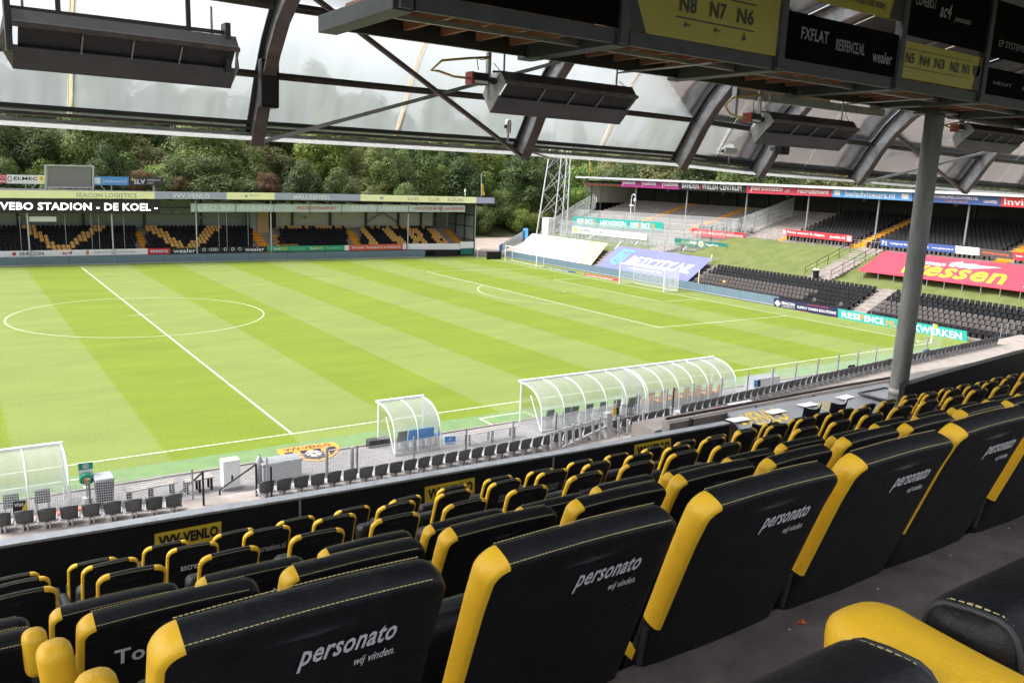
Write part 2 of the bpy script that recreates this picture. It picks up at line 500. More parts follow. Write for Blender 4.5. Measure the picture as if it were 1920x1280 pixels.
def letter(q, s, box, mname, parent, bold=0.03, shear=0.0, lift=0.012, name='lettering'):
    """writing set into a box (u0,u1,v0,v1) of a flat four-cornered face"""
    vs, fs = text_shape(s, bold, shear)
    u0, u1, v0, v1 = box
    nrm = (q[1] - q[0]).cross(q[3] - q[0]).normalized() * lift
    mb = MB().add([qpt(q, lerp(u0, u1, a), lerp(v0, v1, b)) + nrm for a, b in vs], fs)
    return mb.obj(name, mname, parent)


def patch(q, poly, mname, parent, name='printed_mark', lift=0.010):
    nrm = (q[1] - q[0]).cross(q[3] - q[0]).normalized() * lift
    return MB().add([qpt(q, a, b) + nrm for a, b in poly], [tuple(range(len(poly)))]).obj(name, mname, parent)


def disc(cx, cy, rx, ry, n=20): return [(cx + rx * math.cos(2 * math.pi * i / n), cy + ry * math.sin(2 * math.pi * i / n)) for i in range(n)]


def rect(u0, u1, v0, v1): return [(u0, v0), (u1, v0), (u1, v1), (u0, v1)]


def ring(q, cx, cy, rx, ry, t, mname, parent, n=18, lift=.012, name='printed_mark'):
    nrm = (q[1] - q[0]).cross(q[3] - q[0]).normalized() * lift
    o = disc(cx, cy, rx, ry, n); i = disc(cx, cy, rx * (1 - t), ry * (1 - t), n)
    mb = MB().add([qpt(q, a, b) + nrm for a, b in o + i], [(k, (k + 1) % n, n + (k + 1) % n, n + k) for k in range(n)])
    return mb.obj(name, mname, parent)


def board(name, label, q, mname, cat='board', texts=(), segs=(), t=0.05, group=None, parent=None, legs=0):
    """a flat sign: panel, coloured fields, lettering"""
    q = [V(p) for p in q]
    if parent is None:
        root = empty(name, tuple((q[0] + q[1]) / 2), label, cat, group)
        MB().slab(q, t).obj('panel', mname, root)
    else:
        root = MB().slab(q, t).obj(name, mname, parent)
    for (u0, u1, mm) in segs:
        patch(q, rect(u0, u1, 0, 1), mm, root, 'colour_field', .006)
    for tx in texts:
        s, bx, mm = tx[0], tx[1], tx[2]
        letter(q, s, bx, mm, root, *(tx[3:] if len(tx) > 3 else ()))
    return root


def qx(X, u0, vt0, vb0, u1, vt1, vb1):
    """four corners on a plane of constant x, from the photograph; levelled to straight horizontal edges"""
    a, b, c, d = at(u0, vb0, x=X), at(u1, vb1, x=X), at(u1, vt1, x=X), at(u0, vt0, x=X)
    return [a, b, c, d]


def qy(Y, u0, vt0, vb0, u1, vt1, vb1):
    return [at(u0, vb0, y=Y), at(u1, vb1, y=Y), at(u1, vt1, y=Y), at(u0, vt0, y=Y)]


ORD = ['first', 'second', 'third', 'fourth', 'fifth', 'sixth', 'seventh', 'eighth', 'ninth', 'tenth', 'eleventh', 'twelfth', 'thirteenth', 'fourteenth', 'fifteenth', 'sixteenth', 'seventeenth', 'eighteenth', 'nineteenth', 'twentieth']
ORD += ['twenty-' + o for o in ORD[:9]] + ['thirtieth'] + ['thirty-' + o for o in ORD[:9]] + ['fortieth'] + ['forty-' + o for o in ORD[:9]]
TENS = {50: 'fifty', 60: 'sixty', 70: 'seventy', 80: 'eighty', 90: 'ninety'}
for _t in (50, 60, 70, 80, 90):
    ORD.append(TENS[_t][:-1] + 'ieth'); ORD += [TENS[_t] + '-' + o for o in ORD[:9]]
ORD += ['hundredth'] + ['hundred and ' + o for o in ORD[:40]]

# ================================================================== SETTING: ground, hill, pitch
struct('ground', MB().quad((-400, -300, -.07), (500, -300, -.07), (500, 500, -.07), (-400, 500, -.07)), 'ground_soil')


def sst(t): t = max(0, min(1, t)); return t * t * (3 - 2 * t)


def hill(x, y):
    y0 = 87 + 16 * sst((x - 46) / 25)
    h1 = 18 * sst((y - y0) / 58) ** 0.9
    h2 = 14 * sst((x - 92) / 60)
    h = max(h1, h2)
    if h <= 0: return -.3
    return h + (.4 * math.sin(x * .31 + y * .17) + .3 * math.sin(y * .43 - x * .11)) * min(1, h / 3)


mb = MB()
nx, ny = 90, 84
for j in range(ny + 1):
    for i in range(nx + 1):
        x, y = -90 + i * 3, -60 + j * 3.2
        mb.v.append(V((x, y, hill(x, y))))
for j in range(ny):
    for i in range(nx):
        a = j * (nx + 1) + i
        mb.f.append((a, a + 1, a + nx + 2, a + nx + 1))
struct('hillside', mb, 'hill_soil', smooth=True)
struct('yard', MB().add([(54, 70.8, -.03), (70, 70.8, -.03), (96, 90, -.03), (100, 112, -.03), (60, 112, -.03), (54, 95, -.03)], [(0, 1, 2, 3, 4, 5)]), 'yard', 'bare concrete yard behind the corner of the pitch')
struct('pitch', MB().quad((-58, -1.3, 0), (56.6, -1.3, 0), (56.6, 70.2, 0), (-58, 70.2, 0)), 'pitch_grass', 'striped mown football pitch')
struct('turf_strip', MB().quad((-58, -3.0, .004), (56.6, -3.0, .004), (56.6, -1.3, .004), (-58, -1.3, .004)), 'turf_strip', 'green artificial turf strip along the near touchline')
struct('pavement', MB().quad((-58, -11.9, .002), (75, -11.9, .002), (75, -3.0, .002), (-58, -3.0, .002)), 'pavers')
mb = MB()
for k in range(90):
    mb.box(-20 + k * 1.0, -20 + k * 1.0 + .985, -3.06, -2.94, -.02, .05)
struct('kerb', mb, 'concrete')

mb = MB()
L2, Wd, lw, zl = 52.65, 68.07, .105, .012


def ln(x0, y0, x1, y1, w=lw, z=zl):
    a, b = V((x0, y0, 0)), V((x1, y1, 0)); d = (b - a).normalized(); s = V((-d.y, d.x, 0)) * (w / 2); Z = V((0, 0, z))
    mb.quad(a - s + Z, b - s + Z, b + s + Z, a + s + Z)


def arc(cx, cy, r, a0, a1, n):
    for i in range(n):
        t0, t1 = lerp(a0, a1, i / n), lerp(a0, a1, (i + 1) / n)
        ri, ro = r - lw / 2, r + lw / 2
        mb.quad((cx + ri * math.cos(t0), cy + ri * math.sin(t0), zl), (cx + ro * math.cos(t0), cy + ro * math.sin(t0), zl), (cx + ro * math.cos(t1), cy + ro * math.sin(t1), zl), (cx + ri * math.cos(t1), cy + ri * math.sin(t1), zl))


ln(-L2, 0, L2, 0); ln(-L2, Wd, L2, Wd); ln(0, .06, 0, Wd - .06); ln(L2, .06, L2, Wd - .06)
lw = .085
arc(0, Wd / 2, 9.15, 0, 2 * math.pi, 96)
ln(-.9, Wd / 2, -.06, Wd / 2, .1); ln(.06, Wd / 2, .9, Wd / 2, .1)
c = Wd / 2
ln(L2 - 16.5, c - 20.16, L2 - 16.5, c + 20.16); ln(L2 - 16.44, c - 20.1, L2 - .06, c - 20.1); ln(L2 - 16.44, c + 20.1, L2 - .06, c + 20.1)
ln(L2 - 5.5, c - 9.16, L2 - 5.5, c + 9.16); ln(L2 - 5.44, c - 9.1, L2 - .06, c - 9.1); ln(L2 - 5.44, c + 9.1, L2 - .06, c + 9.1)
arc(L2 - 11, c, 9.15, math.pi - .9273 + .006, math.pi + .9273 - .006, 30)
arc(L2, 0, 1.0, math.pi / 2 + .1, math.pi - .1, 8); arc(L2, Wd, 1.0, math.pi + .1, 1.5 * math.pi - .1, 8)
arc(L2 - 11, c, .1, 0, 6.283, 10)
ln(8.85, -1.75, 24.5, -1.75, .1); ln(8.85, -1.81, 8.85, -2.98, .1)
ln(-22, -1.75, -8.7, -1.75, .1); ln(-8.7, -1.81, -8.7, -2.98, .1)
struct('pitch_markings', mb, 'line_white')

# ================================================================== far stand (opposite long side)
G = empty('grandstand', (22, 76, 0), 'long low grandstand across the pitch with yellow and lilac roof fascia', 'grandstand')
FX0, FX1 = -16.0, 53.7
for i in range(9):
    MB().box(FX0, FX1, 72.5 + .8 * i, 72.5 + .8 * (i + 1), 0, .95 + .32 * i).obj('terrace_step', 'concrete', G)
MB().box(FX0, 21.9, 80.0, 80.25, 3.0, 7.6).obj('back_wall', 'wall_grey', G)
MB().box(26.2, FX1, 80.0, 80.25, 3.0, 7.6).obj('back_wall', 'wall_pale', G)
MB().box(22.0, 24.0, 78.2, 80.2, 3.2, 7.6).obj('stair_shaft', 'wall_grey', G)
pd = MB().box(22.9, 24.4, 78.0, 78.2, 2.2, 6.3).obj('door_panel', 'plywood', G)
MB().box(24.6, 26.1, 79.9, 80.1, 3.0, 7.6).obj('doorway_recess', 'wall_dark', G)
for x in [-12, -5, 2, 9, 16, 28.4, 34.0, 39.6, 44.9, 48.8, 51.2]:
    MB().box(x - .14, x + .14, 79.7, 79.97, 3.2, 7.6).obj('wall_column', 'dark_steel', G)
MB().box(26.4, 50.2, 79.85, 79.98, 5.75, 5.87).obj('wall_rail', 'dark_steel', G)
MB().box(FX0, 21.8, 79.85, 79.98, 6.05, 6.17).obj('wall_rail', 'dark_steel', G)
MB().beam((39.8, 79.8, 7.2), (44.7, 79.8, 4.4), .1, .1).beam((44.7, 79.7, 7.2), (39.8, 79.7, 4.4), .1, .1).obj('wall_brace', 'dark_steel', G)
for (ua, ub, mm) in ((-120, 290, 'fascia_yellow'), (290, 425, 'fascia_lilac'), (425, 515, 'fascia_yellow'), (515, 676, 'fascia_lilac'), (676, 893, 'fascia_yellow'), (893, 927, 'fascia_lilac')):
    T = [(-120, 355.5), (0, 356.7), (290, 360), (425, 361), (515, 361.7), (640, 364), (893, 369.7), (927, 371)]
    B = [(-120, 370.5), (0, 371.7), (290, 373), (425, 374), (515, 374.5), (640, 376), (893, 381), (927, 381.5)]
    q = qy(71, ua, interp(T, ua), interp(B, ua), ub, interp(T, ub), interp(B, ub))
    p = MB().slab(q, .12).obj('fascia_panel', mm, G)

    def at_u(s, u0, u1, v0, v1, mm2, b=.02):
        letter(q, s, ((u0 - ua) / (ub - ua), (u1 - ua) / (ub - ua), v0, v1), mm2, p, b)
    if ua == -120: at_u('SEACON LOGISTICS', 130, 252, .14, .78, 'fascia_text', .015)
    if ua == 290: at_u('VVV-VENLO', 322, 392, .14, .82, 'print_white', .035)
    if ua == 425:
        at_u('SEACON', 467, 484, .5, .75, 'fascia_text', .01)
        patch(q, disc(.40, .5, .03, .24, 12), 'fascia_text', p)
    if ua == 515: at_u('#ALLESHEEL', 548, 618, .12, .78, 'print_white', .035)
    if ua == 676:
        for s_, a_, b_ in (('KOEL', 760, 782), ('CLUB', 798, 820), ('KLEURE', 836, 867)): at_u(s_, a_, b_, .2, .78, 'fascia_text', .015)
        patch(q, disc(.17, .5, .017, .24, 12), 'fascia_lilac', p)
MB().hexa([(FX0, 71.15, 7.55), (57.0, 71.15, 7.62), (57.0, 83, 7.75), (FX0, 83, 7.75), (FX0, 71.15, 8.05), (57.0, 71.15, 8.3), (57.0, 83, 8.1), (FX0, 83, 8.0)]).obj('roof', 'wall_dark', G)
for k in range(26):
    x = -14 + k * 2.75
    MB().box(x - .06, x + .06, 71.3, 79.6, 7.28, 7.55).obj('roof_beam', 'dark_steel', G)
for u in (52, 210, 368, 508, 765):
    x = at(u, 420, y=71.8).x
    MB().tube((x, 71.8, .6), (x, 71.8, 7.5), .085, 8).obj('post', 'galv_light', G)
for u in (37, 122, 171, 185, 232, 410, 425, 465):
    x = at(u, 420, y=72.3).x
    MB().tube((x, 72.3, 1.3), (x, 72.3, 7.4), .022, 6).obj('net_pole', 'galv_light', G)
mb = MB()
for k in range(7): mb.beam((10.2 + k * .6, 72.6, 5.7 if k % 2 else 7.2), (10.8 + k * .6, 72.6, 7.2 if k % 2 else 5.7), .06, .06)
mb.box(9.6, 14, 72.55, 72.65, 5.62, 5.7)
mb.obj('roof_truss', 'dark_steel', G)
for u in (37, 375, 573, 750):
    p = at(u, 408, y=79.6)
    MB().rbox(tuple(p), (.35, .3, .3), .05, 2).obj('loudspeaker_horn', 'grey_light_plastic', G)
MB().box(at(54, 405, y=72.2).x, at(105, 405, y=72.2).x, 72.1, 72.3, 4.75, 5.3).obj('light_strip', 'paper', G)
# end wall
W = MB().box(53.72, 53.9, 72.0, 80.2, 0, 7.55).obj('end_wall', 'wall_grey', G)
for y in (72.05, 74.8, 77.5, 80.1): MB().box(53.55, 53.71, y - .08, y + .08, 0, 7.5).obj('frame_post', 'dark_steel', W)
for z in (2.2, 4.2, 5.9): MB().box(53.6, 53.71, 72.2, 80, z - .06, z + .06).obj('frame_rail', 'dark_steel', W)
MB().box(50.9, 53.3, 79.9, 80.06, 3.2, 6.6).obj('doorway_view', 'concrete_light', G)
rl = MB()
for k in range(7): rl.tube((51 + k * .38, 79.6, 3.4), (51 + k * .38, 79.6, 5.0 - k * .2), .03, 5)
rl.beam((50.9, 79.6, 5.0), (53.3, 79.6, 3.8), .05, .05); rl.obj('stair_rail', 'galv', G)
# yellow stairs
for (u0, u1) in ((258, 271), (476, 494), (655, 672), (846, 858)):
    xa = at(u0, 440, y=76).x; xb = at(u1, 440, y=76).x
    for i in range(8):
        MB().box(xa, xb, 72.45 + .8 * i, 72.45 + .8 * (i + 1) - .05, .95 + .32 * i - .3, .95 + .32 * i + .05).obj('stair_tread', 'stair_yellow', G)
for i in range(4): MB().box(24.3, 25.5, 74.2 + .8 * i, 74.95 + .8 * i, 1.2 + .32 * i, 1.75 + .32 * i).obj('stair_tread', 'stair_yellow', G)
MB().box(24.0, 26.9, 73.4, 74.1, 1.3, 1.75).obj('landing', 'stair_yellow', G)
# front wall boards
FV = [(-60, 472, 483.5), (0, 471, 482), (275, 466, 477), (500, 461.7, 471.5), (646, 460, 469.5), (760, 457, 467.5), (875, 456.5, 468)]
MB().box(FX0, 52.4, 72.1, 72.4, 0, .75).obj('front_wall', 'black_paint', G)


def fad(u0, u1): return qy(72.0, u0, interp([(a, b) for a, b, _ in FV], u0), interp([(a, c_) for a, _, c_ in FV], u0), u1, interp([(a, b) for a, b, _ in FV], u1), interp([(a, c_) for a, _, c_ in FV], u1))


def fl(u0, u1, a, b): return (a - u0) / (u1 - u0), (b - u0) / (u1 - u0)


q = fad(-60, 277)
r_ = board('advertising_board', 'white board with thin dark lettering on the far stand front, left end', q, 'white_paint', 'board',
           [('SEACON', (*fl(-60, 277, 29, 73), .2, .8), 'black_print', .01), ('ac4', (*fl(-60, 277, 107, 127), .25, .85), 'red_text', .03, .3), ('Samenwerken aan een schoon morgen', (*fl(-60, 277, 168, 254), .3, .75), 'print_grey', -.005, .3)])
patch(q, disc(fl(-60, 277, 20, 0)[0], .5, .011, .3), 'red_text', r_); patch(q, disc(fl(-60, 277, 156, 0)[0], .5, .009, .4), 'orange', r_)
board('advertising_board', 'small crimson board with web address below the far seats', fad(277, 319), 'red', 'board', [('www.acs.nu', (.1, .9, .25, .75), 'print_white', .03)])
q = fad(319, 501)
r_ = board('advertising_board', 'black board with two white names and car emblems, far stand front', q, 'black_print', 'board', [('wealer', (.03, .25, .12, .85), 'print_white', .04), ('wealer', (.76, .97, .12, .85), 'print_white', .04)])
for k in range(5):
    if k == 1:
        for j in range(4): ring(q, .40 + .022 * j, .6, .017, .25, .25, 'print_white', r_)
    else: ring(q, (.335, 0, .555, .63, .705)[k], .6, .018, .3, .3, 'print_white', r_)
q = fad(501, 646)
board('advertising_board', 'green board with white and yellow lettering on the far stand', q, 'green', 'board', [('bet', (.08, .165, .25, .8), 'print_white', .04), ('365', (.165, .25, .25, .8), 'sign_yellow', .04), ('bet', (.54, .625, .25, .8), 'print_white', .04), ('365', (.625, .71, .25, .8), 'sign_yellow', .04), ('www.bet365.com', (.3, .48, .4, .6), 'paper', .0), ('www.bet365.com', (.76, .95, .4, .6), 'paper', .0)])
q = fad(646, 762)
board('advertising_board', 'orange red board with white edges and slogan, far stand front', q, 'white_paint', 'board', [('X-com', (.11, .3, .3, .75), 'print_white', .03), ('Succesvol in e-commerce', (.34, .9, .3, .75), 'print_white', .03)], [(.07, .94, 'orange_red')])
board('advertising_board', 'plain white board at the right end of the far stand', fad(765, 875), 'white_paint')
MB().box(51.2, 53.5, 71.8, 71.9, 1.05, 2.0).obj('end_gate_panel', 'white_paint', G)
MB().box(51.3, 53.4, 71.82, 71.88, .1, 1.0).obj('end_gate_mesh', 'dark_teal', G)
# LED strip and long grey board under the roof
q = qy(71.35, -46, 372, 399, 300, 375.5, 401)
b_ = board('led_display', 'black display strip with glowing white letters under the far roof', q, 'led_black', 'display', [('COVEBO STADION - DE KOEL -', (.02, .985, .22, .76), 'led_white', .045)], t=.15)
q = qy(71.5, 358, 381.7, 397.3, 872, 385, 397.5)
b_ = board('advertising_board', 'long pale grey board with red slogans hung under the far roof', q, 'board_grey', 'board', [
    ('LEO BEURSKENS', (*fl(358, 872, 369, 496), .2, .8), 'board_grey_text', .05), ('PRECISIONTRANSPORT', (*fl(358, 872, 533, 606), .3, .72), 'red_text', .03, .25),
    ('STEF BEURSKENS', (*fl(358, 872, 634, 755), .22, .8), 'board_grey_text', .05), ('WORLDWIDE MOVERS', (*fl(358, 872, 762, 824), .28, .72), 'red_text', .03, .25), ('/ARCHIEFBEHEER', (*fl(358, 872, 826, 869), .28, .72), 'red_text', .03, .25)], t=.2)
for u in (368, 441, 512, 580, 640, 706, 765, 826):
    x = at(u, 390, y=71.4).x
    MB().beam((x, 71.32, 5.9), (x + .12, 71.32, 7.6), .05, .05).obj('board_strut', 'dark_steel', G)
# screen and boards on the roof
scr = empty('video_screen', tuple(at(130, 355, y=74)), 'blank grey video screen in silver frame on the far roof', 'screen')
q = qy(74, 89, 312, 352, 171, 313.5, 352.5)
MB().slab(q, .2).obj('display_face', 'screen_grey', scr)
o_ = qy(73.97, 85.5, 308.5, 357, 174.5, 310.5, 358)
fr = MB()
fr.beam(o_[0], o_[3], .18, .25, (0, 1, 0)).beam(o_[1], o_[2], .18, .25, (0, 1, 0)).beam(o_[0] + V((.1, 0, .35)), o_[1] + V((-.1, 0, .35)), .22, .15).beam(o_[3] + V((.1, 0, -.08)), o_[2] + V((-.1, 0, -.08)), .22, .15)
fr.obj('frame', 'galv_light', scr)
for u in (88, 172): MB().beam(at(u, 352, y=74.1), at(u, 364, y=74.1), .15, .15).obj('leg', 'galv_light', scr)
MB().beam(at(100, 355, y=74.2), at(112, 362, y=74.2), .08, .08).beam(at(150, 355, y=74.2), at(140, 362, y=74.2), .08, .08).obj('strut', 'galv_light', scr)


def roof_board(lbl, q, mm, texts, posts, segs=()):
    b = board('roof_board', lbl, q, mm, 'board', texts, segs, t=.08, group='boards standing on the far roof')
    for u, v0, v1, du in posts:
        MB().beam(at(u, v0, y=74.2), at(u + du, v1, y=74.2), .1, .1).obj('post', 'galv', b)
    return b


roof_board('red board cut by the left edge above the far roof', qy(74, -30, 327, 343.5, 12.5, 327.5, 344), 'red', [('CO', (.72, .97, .52, .92), 'print_white', .03), ('ent', (.7, .97, .08, .42), 'print_white', .02)], [(-10, 344, 357, 0)])
q = qy(74, 12.5, 327.5, 344, 85, 329, 345.5)
b_ = roof_board('white and pale green board with dark company name beside the screen', q, 'white_paint', [('ELMEC', (.18, .80, .42, .78), 'dark_steel', .03)], [(48, 345, 357, 0), (68, 345, 357, -11)], [(.78, 1, 'fascia_yellow')])
ring(q, .08, .55, .06, .3, .3, 'print_grey', b_); patch(q, disc(.9, .65, .05, .24), 'sign_yellow', b_)
q = qy(74, 175, 331, 347, 241, 332, 347.5)
b_ = roof_board('light blue board with white square just right of the screen', q, 'sky_blue', [('boladviseurs.nl', (.27, .94, .3, .7), 'print_white', .0)], [(209, 347, 358, 0), (188, 347, 358, 10)])
patch(q, rect(.03, .2, .15, .85), 'print_white', b_)
q = qy(74, 241, 332, 347.5, 306, 333, 348)
roof_board('dark grey board with white letters, rightmost on the far roof', q, 'dark_steel', [('SLV', (.15, .47, .15, .75), 'print_white', .05), ('EXPERIENCE', (.54, .92, .55, .78), 'print_white', .0), ('LIGHT', (.54, .72, .2, .42), 'print_white', .0), ('+', (.06, .16, .5, .95), 'sign_yellow', .04)], [(290, 348, 360, 0), (288, 348, 360, -1)])
# LED boards along the far touchline
k = 0
for i in range(12):
    x0 = -16 + i * 5.05
    if x0 + 5 > 46: break
    b_ = empty('touchline_board', (x0 + 2.5, 70.55, 0), '%s switched-off blue grey board from the left along the far touchline' % ORD[i], 'board', 'touchline boards on the far side')
    MB().box(x0 + .01, x0 + 5.03, 70.5, 70.62, .08, .98).obj('panel', 'led_panel', b_)
    MB().box(x0, x0 + 5.04, 70.46, 70.7, 0, .07).obj('foot_rail', 'galv_light', b_)
MB().box(46.2, 49.9, 70.5, 70.6, .05, 1.0).obj('black_panel', 'black_paint', empty('touchline_board', (48, 70.55, 0), 'black blank board at the right end of the far touchline', 'board'))

# seats of the far stand
SEATM = {}


def shell_seat(name_mat, w=.42, tip=False):
    """a moulded stadium seat, facing -y; origin on the step"""
    key = (name_mat, tip)
    if key in SEATM: return SEATM[key]
    mb = MB()
    h = w / 2
    mb.hexa([(-h, -.02, .36), (h, -.02, .36), (h, .38, .34), (-h, .38, .34), (-h, -.04, .43), (h, -.04, .43), (h, .38, .39), (-h, .38, .39)])
    mb.hexa([(-h * .96, .36, .38), (h * .96, .36, .38), (h * .96, .41, .35), (-h * .96, .41, .35), (-h * .92, .42, .64), (h * .92, .42, .64), (h * .92, .47, .62), (-h * .92, .47, .62)])
    mb.add([(-h * .92, .42, .64), (h * .92, .42, .64), (h * .92, .47, .62), (-h * .92, .47, .62), (-h * .62, .455, .71), (h * .62, .455, .71), (h * .62, .51, .69), (-h * .62, .51, .69)], [(4, 5, 6, 7), (0, 1, 5, 4), (1, 2, 6, 5), (2, 3, 7, 6), (3, 0, 4, 7)])
    mb.box(-.05, .05, .2, .45, .0, .35)
    SEATM[key] = (mb, mb.mesh('stadium_seat', name_mat))
    return SEATM[key]


FSEG = [((49, 422), (108, 466)), ((187, 422), (122, 466)), ((283, 424), (345, 466)), ((399, 424), (358, 466)), ((681, 427), (704, 460)), ((720, 427), (757, 458)), ((768, 427), (784, 460)), ((780, 430), (800, 460)), ((807, 427), (826, 455)), ((821, 430), (845, 460)), ((510, 430), (520, 455))]


def segd(p, a, b):
    ax, ay = a; bx, by = b; dx, dy = bx - ax, by - ay
    t = max(0, min(1, ((p[0] - ax) * dx + (p[1] - ay) * dy) / (dx * dx + dy * dy)))
    return abs(p[0] - ax - t * dx) if True else 0, abs(p[1] - ay - t * dy)


allf = []
for i in range(8):
    y, z = 72.62 + .8 * i, .95 + .32 * i
    n_ = int((FX1 - 1.2 + 8) / .5)
    for k in range(n_):
        x = -8 + k * .5
        u, v, _ = pix((x, y + .3, z + .6))
        if any(a - 2 < u < b + 2 for a, b in ((256, 273), (474, 522), (653, 675), (845, 862))): continue
        if x > 50: continue
        wd = 13 if u < 450 else 4.2
        yel = any(segd((u, v), a, b)[0] < wd and segd((u, v), a, b)[1] < 6 for a, b in FSEG)
        if i == 7 and u > 505: yel = random.random() < .55
        if i == 0 and u > 640: yel = yel or random.random() < .12
        allf.append((i, x, y, z, yel))
allf.sort(key=lambda s: (s[0], s[1]))
rowstart = {i: next(n for n, s in enumerate(allf) if s[0] == i and pix((s[1], s[2], s[3]))[0] > 0) for i in range(8)}
stuff = {False: MB(), True: MB()}
for c_, (i, x, y, z, yel) in enumerate(allf):
    mname = 'seat_yellow' if yel else 'seat_black'
    smb, me = shell_seat(mname)
    if c_ >= rowstart[0] + 100 - 100 and c_ < 310 and c_ >= rowstart[i]:
        o = D.objects.new('stadium_seat', me); COL.objects.link(o); o.location = (x, y, z)
        tag(o, '%s seat, %s from left in the %s row of the far stand' % ('yellow' if yel else 'black', ORD[c_ - rowstart[i]], ORD[i]), 'seat', 'plastic seats of the far stand')
    else:
        stuff[yel].add([p + V((x, y, z)) for p in smb.v], smb.f)
for yel in (False, True):
    o = stuff[yel].obj('seat_mass', 'seat_yellow' if yel else 'seat_black'); tag(o, 'distant rows of %s seats in the far stand' % ('yellow' if yel else 'black'), 'seats', None, 'stuff')

# ================================================================== right stand (behind the goal)
R_ = empty('grandstand', (74, 30, 0), 'dark roofed stand behind the right goal with terraces and a grass bank', 'grandstand')
RY0, RY1 = -12.0, 74.5
for i in range(8):
    MB().box(57.9 + .74 * i, 57.9 + .74 * (i + 1), -7, 66, -.05, .12 + .31 * i).obj('lower_step', 'concrete', R_)
mb = MB()
for j in range(60):
    for i in range(10):
        x, y = 63.8 + i * 1.1, -12 + j * 86 / 59
        z = 2.25 + 3.1 * sst((i / 9) * .9 + .05) + .10 * math.sin(x * 2.1 + y * 1.7) * math.sin(y * .9)
        if y > 39.5: z = lerp(z, 2.2 + (i / 9) * 1.15, sst((y - 39.5) / 3))
        mb.v.append(V((x, y, z)))
for j in range(59):
    for i in range(9):
        a = j * 10 + i; mb.f.append((a, a + 1, a + 11, a + 10))
struct('grass_bank', mb, 'grass_bank', 'rough grass bank between the lower seats and the upper terrace', smooth=True)
for i in range(15):
    MB().box(74.2 + .86 * i, 74.2 + .86 * (i + 1), RY0, RY1 - 1, 2, 5.45 + .235 * i).obj('upper_step', 'concrete_light' if True else '', R_)
MB().box(73.4, 74.2, RY0, RY1 - 1, 2, 5.3).obj('front_kerb', 'concrete', R_)
MB().box(88.2, 88.5, RY0, RY1, 7, 12.0).obj('back_wall', 'wall_dark', R_)
for y in range(-8, 74, 6): MB().box(87.95, 88.18, y - .12, y + .12, 8.7, 11.8).obj('wall_column', 'dark_steel', R_)
# left end wall
MB().box(79.2, 88.4, RY1 - .1, RY1 + .1, 8.2, 11.6).obj('end_wall', 'wall_pale', R_)
MB().box(79.2, 88.4, RY1 - .1, RY1 + .1, 5, 8.18).obj('end_wall_base', 'black_paint', R_)
MB().hexa([(76.2, RY1 - .05, 11.3), (79.2, RY1 - .05, 9.0), (79.2, RY1 + .05, 9.0), (76.2, RY1 + .05, 11.3), (76.2, RY1 - .05, 11.6), (79.2, RY1 - .05, 11.6), (79.2, RY1 + .05, 11.6), (76.2, RY1 + .05, 11.6)]).obj('end_gusset', 'wall_pale', R_)
MB().hexa([(75.4, RY0, 11.75), (90, RY0, 12.1), (90, RY1 + 1, 12.1), (75.4, RY1 + 1, 12.0), (75.4, RY0, 12.0), (90, RY0, 12.3), (90, RY1 + 1, 12.3), (75.4, RY1 + 1, 12.3)]).obj('roof', 'wall_dark', R_)
MB().beam((75.3, RY1 + 1, 12.2), (75.3, RY0, 11.88), .12, .3).obj('roof_edge', 'galv_light', R_)
MB().box(76.3, 76.5, 60, RY1, 11.0, 11.25).obj('roof_girder', 'rust', R_)
for k in range(24):
    y = RY1 - 1 - k * 3.6
    MB().box(76.2, 88, y - .06, y + .06, 11.45, 11.72).obj('roof_beam', 'dark_steel', R_)
for u in (1190, 1286, 1398, 1514, 1646, 1816):
    p = at(u, 400, x=77.2)
    MB().tube((77.2, p.y, 5.9), (77.2, p.y, 11.5), .11, 8).obj('post', 'galv', R_)
for u in (1108, 1126): p = at(u, 380, x=76.6); MB().tube((76.6, p.y, 5.0), (76.6, p.y, 11.5), .09, 6).obj('post', 'dark_steel', R_)
for y in (66, 54, 42, 30, 18, 6): MB().rbox((87.4, y, 10.6), (.4, .5, .3), .08, 2).obj('loudspeaker_horn', 'grey_light_plastic', R_)


def slope_stair(u, v, wid, mname, x0=0, x1=15):
    yc = at(u, v, x=80).y
    for i in range(x0, x1):
        MB().box(74.17 + .86 * i, 74.17 + .86 * (i + 1) - .03, yc - wid / 2, yc + wid / 2, 5.45 + .235 * i - .21, 5.45 + .235 * i + .03).obj('stair_tread', mname, R_)
    return yc


s1 = slope_stair(1240, 394, 1.2, 'stair_yellow'); s2 = slope_stair(1345, 404, 1.2, 'stair_yellow'); s3 = slope_stair(1660, 440, 1.6, 'stair_yellow'); s4 = slope_stair(1522, 416, .8, 'stair_yellow'); s5 = slope_stair(1930, 470, 1.4, 'stair_yellow')
RB = [(1085, 334, 347), (1165, 334, 350), (1273, 338.5, 355.5), (1400, 345, 362), (1560, 353, 369), (1710, 361, 377), (1877, 368.5, 387), (2040, 377, 397)]


def rad_(u0, u1):
    T = [(a, b) for a, b, _ in RB]; B = [(a, c_) for a, _, c_ in RB]
    return qx(75.9, u0, interp(T, u0), interp(B, u0), u1, interp(T, u1), interp(B, u1))


def rb(lbl, u0, u1, mm, texts): return board('fascia_board', lbl, rad_(u0, u1), mm, 'board', texts, group='boards along the right stand roof')


